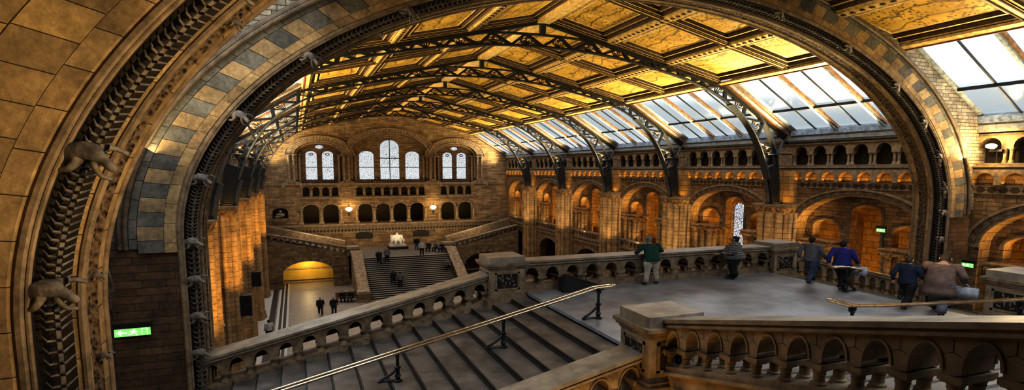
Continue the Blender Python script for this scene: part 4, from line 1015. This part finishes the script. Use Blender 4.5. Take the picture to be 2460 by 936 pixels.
# wall lamp on the right
t=thing('wall_lamp','bright warm floodlight on the stone wall right of the banded arch','lamp',(28.55,16.1,1.02))
m=MB(); m.ball((0,0,.02),(.16,.22,.11),0,12,8); m.build('glowing_bulb',M['bulb'],t,smooth=True)
m=MB(); m.box(.1,.5,-.1,.1,-.12,-.05); m.tube([(.45,0,-.1),(.45,0,-.8),(.45,.2,-.95)],.03,6); m.box(.3,.5,-.25,.25,-.22,-.12); m.build('bracket',M['black'],t)
# loudspeakers on the left piers
for (px,Yq,z0,z1,l) in ((-3.1,47.2,-8.85,-7.95,'upper'),(-3.1,37.3,-8.75,-7.75,'lower')):
    t=thing('loudspeaker','black box loudspeaker fixed to a left pier, %s one of two'%l,'loudspeaker',(px,Yq,z0),'loudspeakers on the left piers')
    h=z1-z0; m=MB(); m.prism([(-.32,-.3),(.32,-.3),(.28,.3),(-.28,.3)],'Z',0,h*1.25); m.build('cabinet',M['black'],t)
    m=MB(); m.box(-.27,.27,-.32,-.3,.08,h*1.2); m.build('grille',M['iron'],t); m=MB(); m.bar((-.3,.2,h*.6),(-.75,.6,h*.6),.08); m.build('bracket',M['iron'],t)
# bench with two resting visitors at the foot of the far newel is built below

# ------------------------------------------------------------------ people
def col(name,c,r=.8):
    if name in M: return M[name]
    M[name]=noisemat(name,tuple(v*.6 for v in c),c,7,r,bs=.3); return M[name]
col('skin',(.55,.3,.19),.55); col('hair_grey',(.25,.23,.2)); col('hair_dark',(.03,.02,.015)); col('green_jacket',(.012,.06,.045)); col('khaki',(.5,.43,.33)); col('black_cloth',(.012,.012,.014)); col('shoe',(.05,.04,.035))
col('jeans',(.06,.09,.16)); col('blue_coat',(.03,.035,.22)); col('brown_coat',(.2,.13,.1)); col('grey_cloth',(.14,.14,.16)); col('pale_cloth',(.5,.5,.52)); col('navy',(.02,.03,.06)); col('red_cloth',(.3,.03,.02))
M['plaid']=blockmat('black_and_white_plaid',(.01,.01,.012),(.035,.035,.04),(.4,.4,.4),.09,.075,.008,grime=.1,bs=.1)
STAND=dict(pel=(0,0,.96),sp=(0,.0,1.14),ch=(0,.0,1.36),nk=(0,.01,1.5),hd=(0,.02,1.63),
 sL=(-.19,0,1.42),eL=(-.26,-.03,1.14),wL=(-.27,.06,.9),sR=(.19,0,1.42),eR=(.26,-.03,1.14),wR=(.27,.06,.9),
 hL=(-.1,0,.92),kL=(-.11,.03,.5),aL=(-.12,-.02,.09),tL=(-.13,.17,.035),hR=(.1,0,.92),kR=(.11,.03,.5),aR=(.12,-.02,.09),tR=(.13,.17,.035))
def pose(**k): d=dict(STAND); d.update(k); return d
WALK=pose(kL=(-.1,.2,.52),aL=(-.1,.32,.1),tL=(-.1,.5,.06),kR=(.1,-.05,.5),aR=(.1,-.3,.14),tR=(.1,-.14,.04),eL=(-.25,-.15,1.16),wL=(-.26,-.12,.92),eR=(.25,.08,1.14),wR=(.25,.26,.96))
SIT=pose(pel=(0,0,.5),sp=(0,.03,.68),ch=(0,.08,.9),nk=(0,.12,1.04),hd=(0,.18,1.16),sL=(-.19,.08,.96),eL=(-.24,.2,.72),wL=(-.12,.42,.66),sR=(.19,.08,.96),eR=(.24,.2,.72),wR=(.12,.42,.66),
 hL=(-.1,.05,.48),kL=(-.14,.46,.5),aL=(-.14,.45,.09),tL=(-.14,.63,.04),hR=(.1,.05,.48),kR=(.14,.46,.5),aR=(.14,.5,.09),tR=(.14,.68,.04))
LEAN=pose(sp=(0,.03,1.14),ch=(0,.1,1.35),nk=(0,.16,1.48),hd=(0,.22,1.6),sL=(-.2,.1,1.41),eL=(-.38,.16,1.17),wL=(-.24,.42,1.09),sR=(.2,.1,1.41),eR=(.38,.16,1.17),wR=(.24,.42,1.09),kL=(-.12,.03,.5),aL=(-.17,.0,.09),tL=(-.2,.18,.035),aR=(.17,0,.09),tR=(.2,.18,.035),kR=(.12,.03,.5))
STOUT=pose(sp=(0,.06,1.12),ch=(0,.02,1.36),eL=(-.3,.0,1.15),wL=(-.34,.25,1.08),eR=(.3,-.04,1.12),wR=(.3,.12,.92))
def hand(wrist,dirv,side):
    # palm with four fingers and a thumb, slightly curled
    w=Vector(wrist); d=Vector(dirv).normalized(); up=Vector((0,0,1)) if abs(d.z)<.8 else Vector((0,1,0))
    s=d.cross(up).normalized()*side; n=s.cross(d)
    vs=[(w,.024),(w+d*.05,.032),(w+d*.09,.03)]; es=[(0,1),(1,2)]
    for i,(o,l) in enumerate(((-.03,.07),(-.01,.08),(.01,.078),(.03,.06))):
        b=len(vs); p=w+d*.09+s*o; vs+= [(p+d*.01,.0095),(p+d*l*.55-n*.012,.009),(p+d*l*.9-n*.04,.0075)]; es+=[(2,b),(b,b+1),(b+1,b+2)]
    b=len(vs); p=w+d*.03-s*.03; vs+=[(p,.013),(p+d*.03-s*.025-n*.01,.011),(p+d*.06-s*.035-n*.02,.009)]; es+=[(1,b),(b,b+1),(b+1,b+2)]
    return skin_mesh([(tuple(v),r) for v,r in vs],es,1)
def head_mesh(P,face=True):
    m=MB(); c=Vector(P['hd']); seg,rg=14,10; vs=[];fs=[]
    for i in range(rg+1):
        a=PI*i/rg; z=-cos(a); r=max(sin(a),.03)
        for k in range(seg):
            q=2*PI*k/seg; x=r*cos(q)*.078; y=r*sin(q)*.098; jaw=max(0,-z)
            x*=1-.25*jaw; y=y*(1-.1*jaw)+(.012*jaw)
            vs.append((c.x+x,c.y+y,c.z+z*.125))
    for i in range(rg):
        for k in range(seg):
            k2=(k+1)%seg; fs.append((i*seg+k,i*seg+k2,(i+1)*seg+k2,(i+1)*seg+k))
    m.add(vs,fs)
    if face:
        m.ball((c.x,c.y+.1,c.z-.015),(.014,.022,.026)); m.ball((c.x,c.y+.088,c.z-.062),(.026,.012,.008))
        for s in (-1,1): m.ball((c.x+s*.08,c.y-.005,c.z-.005),(.012,.022,.034)); m.ball((c.x+s*.03,c.y+.088,c.z+.015),(.013,.008,.008),1)
    return m
def merge(meshes,name,mats):
    V=[];F=[];MI=[]
    for me,mi in meshes:
        o=len(V)
        if isinstance(me,MB): V+=me.v; F+=[tuple(i+o for i in f) for f in me.f]; MI+=[x if x else mi for x in me.m]
        else:
            V+=[tuple(v.co) for v in me.vertices]; F+=[tuple(i+o for i in p.vertices) for p in me.polygons]; MI+=[mi]*len(me.polygons)
    r=bpy.data.meshes.new(name); r.from_pydata(V,[],F); r.polygons.foreach_set('material_index',MI); r.polygons.foreach_set('use_smooth',[True]*len(F))
    for m in mats: r.materials.append(m)
    return r
CACHE={}
def person(label,loc,yaw,P,top,bottom,hair,h=1.72,sx=1.3,sy=1.2,near=False,fat=1.,bag=None,group=None,cap=None,long=False):
    key=(id(P),near,fat,long)
    if key not in CACHE:
        g=lambda *n:[ (P[a],r) for a,r in n]
        sub=2 if near else 1
        bd=skin_mesh(g(('pel',.08),('sp',.08),('ch',.1),('nk',.055),('sL',.03),('eL',.032),('wL',.028),('sR',.03),('eR',.032),('wR',.028),('hL',.07),('kL',.05),('aL',.038),('tL',.03),('hR',.07),('kR',.05),('aR',.038),('tR',.03))+[(tuple(Vector(P['hd'])-Vector((0,0.01,.06))),.055)],
            [(0,1),(1,2),(2,3),(2,4),(4,5),(5,6),(2,7),(7,8),(8,9),(0,10),(10,11),(11,12),(12,13),(0,14),(14,15),(15,16),(16,17),(3,18)],sub)
        parts=[(bd,0),(head_mesh(P),0)]
        if near:
            for s,e,w in ((-1,'eL','wL'),(1,'eR','wR')): parts.append((hand(P[w],Vector(P[w])-Vector(P[e]),s),0))
        else:
            mm=MB()
            for e,w in (('eL','wL'),('eR','wR')):
                d=(Vector(P[w])-Vector(P[e])).normalized(); q=Vector(P[w])+d*.06; mm.ball(tuple(q),(.035,.035,.045))
            parts.append((mm,0))
        up=lambda a,b,t:tuple(Vector(P[a]).lerp(Vector(P[b]),t))
        def loft(m,rings,seg):
            vs=[];fs=[]
            for c,rx,ry in rings:
                for k in range(seg):
                    q=2*PI*k/seg; vs.append((c[0]+rx*cos(q),c[1]+ry*sin(q),c[2]))
            n=len(rings)
            for i in range(n-1):
                for k in range(seg):
                    k2=(k+1)%seg; fs.append((i*seg+k,i*seg+k2,(i+1)*seg+k2,(i+1)*seg+k))
            fs.append(tuple(range(seg-1,-1,-1))); fs.append(tuple((n-1)*seg+k for k in range(seg))); m.add(vs,fs)
        def limb(m,a,b,c,rs,seg):
            a,b,c=Vector(a),Vector(b),Vector(c); pts=[a,a.lerp(b,.5),b.lerp(a,.15)+(Vector(b)-(a+c)/2)*.02,b,b.lerp(c,.15),b.lerp(c,.55),c]; m.tube(pts,rs,seg)
        seg=18 if near else 9; fa=1+(fat-1)*.5; pz=lambda d:(P['pel'][0],P['pel'][1],P['pel'][2]+d); wob=.008
        jk=MB(); R=[(pz(-.1),.185*fat,.15*fat),(pz(-.08),.19*fat,.155*fat),(pz(.0),.18*fat,.15*fat),(pz(.06),.172*fat,.145*fat),(P['sp'],.17*fat,.14*fat),(up('sp','ch',.5),.185*fa,.14*fa),(P['ch'],.2*fa,.135*fa),(up('ch','nk',.4),.215*fa,.125),(up('ch','nk',.66),.18*fa,.11),(up('ch','nk',.85),.105*fa,.085),(up('ch','nk',1.02),.072,.07)]
        if long: R=[(pz(-.42),.22*fat,.19*fat),(pz(-.25),.2*fat,.17*fat)]+R
        loft(jk,R,seg)
        for S,E,W_ in (('sL','eL','wL'),('sR','eR','wR')):
            limb(jk,P[S],P[E],up(E,W_,.93),[.078*fa,.068*fa,.06*fa,.06*fa,.055*fa,.048*fa,.044*fa],max(8,seg-6)); jk.ball(P[S],(.08*fa,.078*fa,.075),0,12,8)
        tr=MB(); loft(tr,[(pz(.08),.155*fat,.13*fat),(pz(0),.175*fat,.145*fat),(pz(-.08),.185*fat,.15*fat),(pz(-.16),.15*fat,.12*fat)],seg)
        for H_,K_,A_ in (('hL','kL','aL'),('hR','kR','aR')):
            limb(tr,P[H_],P[K_],up(K_,A_,.97),[.118*fa,.108*fa,.09,.085,.08,.072,.078],max(8,seg-4))
        sh=skin_mesh([(tuple(Vector(P['aL'])-Vector((0,.04,.03))),.05),(tuple(Vector(P['aL'])*.4+Vector(P['tL'])*.6),.05),(P['tL'],.04)],[(0,1),(1,2)],1)
        sh2=skin_mesh([(tuple(Vector(P['aR'])-Vector((0,.04,.03))),.05),(tuple(Vector(P['aR'])*.4+Vector(P['tR'])*.6),.05),(P['tR'],.04)],[(0,1),(1,2)],1)
        hm=MB(); c=P['hd']; hm.ball((c[0],c[1]-.02,c[2]+.03),(.083,.092,.103),0,14,10); hm.ball((c[0],c[1]-.045,c[2]-.03),(.074,.06,.08),0,12,8)
        cp=MB(); cp.lathe([(.1,.03),(.104,.06),(.095,.1),(.06,.13),(.01,.14)],(c[0],c[1]-.01,c[2]),14); cp.ball((c[0],c[1]+.12,c[2]+.045),(.07,.06,.012))
        CACHE[key]=(parts,jk,tr,sh,sh2,hm,cp)
    parts,jk,tr,sh,sh2,hm,cp=CACHE[key]
    t=thing('person',label,'person',loc,group,yaw); s=h/1.75; t.scale=(s*sx,s*sy,s)
    def put(me,name,mats):
        o=bpy.data.objects.new(name,me); COL.objects.link(o); o.parent=t; return o
    put(merge(parts,'body',[M['skin'],M['hair_dark']]),'body',0)
    put(merge([(jk,0)],'top',[M[top]]),'jacket',0); put(merge([(tr,0)],'legs',[M[bottom]]),'trousers',0)
    put(merge([(sh,0)],'shoe',[M['shoe']]),'shoe',0); put(merge([(sh2,0)],'shoe',[M['shoe']]),'shoe',0)
    if cap: put(merge([(hm,0)],'hair',[M[hair]]),'hair',0); put(merge([(cp,0)],'cap',[M[cap]]),'cap',0)
    else: put(merge([(hm,0)],'hair',[M[hair]]),'hair',0)
    if bag:
        b=MB(); w=P['wR']; b.prism([(-.17,-.3),(.17,-.3),(.15,0),(-.15,0)],'Y',-.06,.06,M=Matrix.Translation((w[0]+.04,w[1],w[2]-.12))); b.tube([(w[0]-.04,w[1],w[2]-.14),(w[0]+.02,w[1],w[2]-.0),(w[0]+.1,w[1],w[2]-.14)],.012,6)
        put(merge([(b,0)],'bag',[M[bag]]),'bag',0)
    return t
person('stout man in dark green jacket and beige trousers leaning on the landing balustrade',(11.62,16.72,LZ),0.05,LEAN,'green_jacket','khaki','hair_grey',1.72,1.45,1.1,True,1.25,cap='hair_grey')
person('person in black and white plaid shirt and black trousers at the landing balustrade',(15.2,16.65,LZ),.75,STOUT,'plaid','black_cloth','hair_dark',1.58,2.0,1.9,True,1.5)
person('visitor in grey jacket and blue jeans beside the right newel of the landing',(17.1,14.95,LZ),-1.4,WALK,'grey_cloth','jeans','hair_dark',1.66,1.5,1.3,True,1.1)
person('visitor in bright blue jacket carrying a pale bag at the top of the right steps',(17.15,13.75,LZ),-1.3,WALK,'blue_coat','black_cloth','hair_dark',1.66,1.5,1.3,True,1.15,bag='pale_cloth')
BR=pose(sp=(0,.05,1.12),ch=(0,.14,1.32),nk=(0,.22,1.44),hd=(0,.32,1.54),sL=(-.19,.14,1.38),eL=(-.3,.22,1.1),wL=(-.25,.45,1.0),sR=(.19,.14,1.38),eR=(.3,.1,1.1),wR=(.28,.3,.9),kL=(-.1,.2,.52),aL=(-.1,.32,.1),tL=(-.1,.5,.06),kR=(.1,-.05,.5),aR=(.1,-.3,.14),tR=(.1,-.14,.04))
person('visitor in long brown coat leaning forward with a pale bag, far right',(16.7,10.35,LZ),-1.2,BR,'brown_coat','grey_cloth','hair_dark',1.74,1.7,1.6,True,1.2,bag='pale_cloth',long=True)
person('visitor in dark navy coat just left of the brown coated visitor',(16.5,11.1,LZ),-1.5,WALK,'navy','black_cloth','hair_dark',1.55,1.4,1.3,True,1.1)
# distant visitors
SZ=lambda y:FL+(FZ-FL)*(int((y-62.4)/((68.3-62.4)/21))+1)/21
far=[('visitor in black on the hall floor, left one of the pair',(1.75,57.6,FL),PI,WALK,'black_cloth','black_cloth'),
('visitor in black on the hall floor, right one of the pair',(3.0,57.3,FL),PI,STAND,'black_cloth','navy'),
('visitor in black on the far stairs near the top, left one of the pair',(8.75,67.0,SZ(67.0)),PI,WALK,'black_cloth','black_cloth'),
('visitor in dark grey near the top of the far stairs, right of the pair',(9.75,67.4,SZ(67.4)),PI,STAND,'grey_cloth','black_cloth'),
('visitor in black low on the far stairs, left one of the pair',(9.9,64.0,SZ(64.0)),0,WALK,'black_cloth','navy'),
('visitor in grey low on the far stairs, right one of the pair',(10.6,63.6,SZ(63.6)),0,STAND,'grey_cloth','black_cloth'),
('visitor with pale top amid the group at the top of the far stairs',(14.05,68.1,-10.3),PI,STAND,'pale_cloth','black_cloth'),
('visitor in black beside the white statue, left of the landing group',(14.3,72.4,FZ),PI,STAND,'black_cloth','jeans'),
('visitor in black crouching on the right of the far landing, nearest the statue',(15.6,71.0,FZ),2.6,SIT,'black_cloth','black_cloth'),
('visitor in grey crouching at the right newel of the far landing',(16.5,70.6,FZ),2.2,SIT,'grey_cloth','black_cloth'),
('visitor in navy sitting at the right end of the far landing',(17.0,69.6,FZ),2.4,SIT,'navy','black_cloth'),
('visitor in dark clothes seated on the right side of the far stairs',(16.7,66.0,SZ(65.6)),PI,SIT,'grey_cloth','black_cloth'),
('visitor in black on the bench at the far stairs, left one of the pair',(4.2,62.6,FL),PI,SIT,'black_cloth','black_cloth'),
('visitor in black on the bench at the far stairs, right one of the pair',(5.1,62.4,FL),PI-.4,SIT,'black_cloth','navy'),
('visitor in black and white at the foot of the left piers beside the coping',(-2.6,50.2,FL),.5,STAND,'pale_cloth','black_cloth')]
for i,(l,p,yw,ps,tp,bt) in enumerate(far): person(l,p,yw,ps,tp,bt,'hair_dark',1.75,1.3,1.2,False,1.15)
t=thing('bench','low wooden bench under the seated pair at the foot of the far stairs','bench',(4.7,62.75,FL))
m=MB(); m.box(-1.2,1.2,-.35,.35,.36,.44); m.box(-1.2,1.2,.3,.36,.44,.95); m.build('seat',M['wood'],t)
for x in (-1.05,1.05): m=MB(); m.box(x-.06,x+.06,-.3,.3,0,.36); m.build('leg',M['wood'],t)

# ------------------------------------------------------------------ enclosure behind the camera
m=MB(); m.box(XC-18,XC+18,-3.2,-3.0,FL,8); struct(m.build('wall_back',M['wall']),'blockwork wall behind the camera','wall')
m=MB(); m.box(XC-18.2,XC-16.8,-3.2,7.4,FL,3); struct(m.build('wall_left',M['wall']),'side wall beside the camera on the left','wall')
m=MB(); m.box(XC+16.8,XC+18.2,-3.2,7.4,FL,3); struct(m.build('wall_right',M['wall']),'side wall beside the camera on the right','wall')
m=MB(); m.prism([(XC-18,1.5),(XC,7.7),(XC+18,1.5),(XC+18,2.2),(XC,8.4),(XC-18,2.2)],'Y',-3.2,7.6); struct(m.build('ceiling',M['dgold']),'plain ceiling above the camera','ceiling')
for s in (-1,1):
    m=MB(); x0,x1=sorted((XC+s*21.6,XC+s*21.75)); m.box(x0,x1,7.3,79.6,FL,2.2); x2,x3=sorted((XC+s*16.9,XC+s*21.7)); m.box(x2,x3,7.3,79.6,1.68,1.78)
    # outer skin only above the corridor windows keeps daylight out of the roof space
    m=MB(); m.box(x2,x3,7.3,79.6,1.68,1.78); m.box(x0,x1,7.3,79.6,-1.2,1.9); struct(m.build('ceiling',M['dark']),'%s gallery roof slab'%('left' if s<0 else 'right'),'ceiling')
    m=MB(); x4,x5=sorted((XC+s*16.8,XC+s*21.6)); m.box(x4,x5,7.15,7.35,FL,1.7); m.box(x4,x5,78.8,79.0,FL,1.7); struct(m.build('wall_north' if s>0 else 'wall_south',M['interior']),'end wall of the %s gallery corridor'%('left' if s<0 else 'right'),'wall')

# ------------------------------------------------------------------ lights
def area(name,loc,rot,sx,sy,p,c,spread=PI):
    l=bpy.data.lights.new(name,'AREA'); l.shape='RECTANGLE'; l.size=sx; l.size_y=sy; l.energy=p; l.color=c; l.spread=spread
    o=bpy.data.objects.new(name,l); o.location=loc; o.rotation_euler=rot; COL.objects.link(o); return o
def point(name,loc,p,c,r=.04):
    l=bpy.data.lights.new(name,'POINT'); l.energy=p; l.color=c; l.shadow_soft_size=r
    o=bpy.data.objects.new(name,l); o.location=loc; COL.objects.link(o); return o
def spot(name,loc,tgt,p,c,ang=60,blend=.6,r=.05):
    l=bpy.data.lights.new(name,'SPOT'); l.energy=p; l.color=c; l.spot_size=math.radians(ang); l.spot_blend=blend; l.shadow_soft_size=r
    o=bpy.data.objects.new(name,l); o.location=loc; o.rotation_euler=(Vector(tgt)-Vector(loc)).to_track_quat('-Z','Y').to_euler(); COL.objects.link(o); return o
OR=(1,.57,.12); WM=(1,.74,.4); CG=(1,.8,.42); YL=(1,.7,.3); DY=(.8,.9,1)
for k in range(-1,6):
    ym=17.54+B*k+5.1
    for s in (1,-1):
        x=lambda d:XC+s*d
        area('corridor_uplight',(x(19.3),ym,-6.9),(PI,0,0),2.5,8,((330 if k>0 else 170) if s>0 else 150),OR)
        area('cornice_uplight',(x(15.6),ym,.5),(PI,-s*.65,0),.3,9,((2500 if s>0 else 1900) if k>=0 else (800 if s>0 else 300)),CG,1.8)
        if s>0:
            spot('arch_uplight',(x(17.1),ym+2.2,-4.0),(x(17.3),ym+3.3,-2.6),170,YL,120,.9)
            spot('arch_uplight',(x(17.1),ym-2.2,-4.0),(x(17.3),ym-2.2,-2.0),60,YL,120,.9)
            spot('cluster_light',(x(16.3),ym+.3,-6.8),(x(17.0),ym+2.6,-5.2),160,YL,70,.9); spot('cluster_light',(x(16.3),ym-4,-6.8),(x(17.0),ym-2.4,-5.2),160,YL,70,.9)
            area('corbel_lamp',(x(16.63),ym,-.6),(PI,0,0),.1,8.6,38,OR)
for k in range(5):
    y=T0+B*k
    for q in (XC+16.05,XC-16.05): area('pier_ledge_lamp',(q,y,-2.08),(PI,0,0),.5,1.8,26,OR)
    spot('pier_light',(25.2,y-3.2,-6.9),(28.2,y,-4.2),750,WM,60); spot('pier_light',(2*XC-25.0,y-4.2,-6.5),(2*XC-28.2,y,-4.8),1500,OR,60)
area('end_wall_wash',(XC,YF-6,-8.0),(PI*.5+.6,0,0),24,.6,900,WM)
for u in (XC-5.7,XC+5.7): point('lantern',(u,YF-1.0,-5.0),160,YL,.1)
for u in (XC-10.4,XC-7.9,XC-3.4,XC-1.1,XC+8.,XC+10.4): point('arcade_lamp',(u,YF+2.0,-5.1),60,YL,.12)
area('alcove_light',(XC-11.2,74.9,-11.5),(PI/2,0,PI),4,1.5,60,YL) if False else None
point('alcove_light',(XC-11.2,73.6,-11.2),260,(1,.75,.35),.2)
point('floodlight',(28.2,16.0,1.05),260,YL,.1)
spot('left_arch_spot',(5.5,1.0,-1.0),(-3.2,7.6,1.6),4300,(1,.74,.36),52,.9); spot('left_arch_spot',(2.5,14,1.5),(-3.6,16.7,.9),500,(1,.76,.4),26,.7); spot('near_ceiling_spot',(14,10,-2.5),(26,12.5,5.5),3000,CG,80,.9)
spot('left_leg_fill',(3.5,0,1.5),(-2.8,7.6,-3.2),260,(1,.7,.42),60,1.)
area('landing_fill',(XC,3.0,5.0),(0,0,0),14,6,1900,DY)  # added lamp under the closed ceiling, standing in for skylight daylight
area('bridge_daylight',(XC,13,5.6),(0,0,0),3,3,500,DY) if False else None
area('string_uplight',(5.0,6.9,-6.5),(PI*.72,0,0),4,1,170,OR)
area('left_fill',(-.5,2.5,5.5),(0,-.75,0),3,5,420,(1,.93,.84))  # out-of-view lamp added to brighten the near balustrade face
wd=bpy.data.worlds.new('overcast_sky'); SC.world=wd; wd.use_nodes=True; nt=wd.node_tree; bg=nt.nodes['Background']
tc=nt.nodes.new('ShaderNodeTexCoord'); sp=nt.nodes.new('ShaderNodeSeparateXYZ'); rp=nt.nodes.new('ShaderNodeValToRGB'); nt.links.new(tc.outputs['Generated'],sp.inputs[0]); nt.links.new(sp.outputs[2],rp.inputs[0]); nt.links.new(rp.outputs[0],bg.inputs[0])
e=rp.color_ramp.elements; e[0].position=.0; e[0].color=(.15,.155,.16,1); e[1].position=.85; e[1].color=(.85,.93,1,1)
q=e.new(.045); q.color=(.13,.135,.14,1); q=e.new(.07); q.color=(.09,.101,.107,1); q=e.new(.105); q.color=(.11,.12,.124,1); q=e.new(.14); q.color=(.3,.305,.31,1); q=e.new(.3); q.color=(.42,.43,.44,1)
bg.inputs[1].default_value=6.5
# ------------------------------------------------------------------ camera
cam=bpy.data.cameras.new('camera'); co=bpy.data.objects.new('camera',cam); COL.objects.link(co); SC.camera=co
cam.sensor_fit='HORIZONTAL'; cam.sensor_width=36; cam.lens=36*1364.14/2460; cam.shift_y=(577.52-468)/2460; cam.clip_start=.1; cam.clip_end=500
co.location=(0,0,0); co.rotation_euler=(PI/2-.12362,0,-.36263)
SC.view_settings.view_transform='Standard'; SC.view_settings.look='None'; SC.view_settings.exposure=0; SC.view_settings.gamma=.78
try: SC.cycles.use_denoising=True; SC.cycles.max_bounces=6; SC.cycles.diffuse_bounces=3; SC.cycles.transparent_max_bounces=12; SC.cycles.caustics_reflective=False; SC.cycles.caustics_refractive=False; SC.cycles.sample_clamp_indirect=4
except Exception: pass
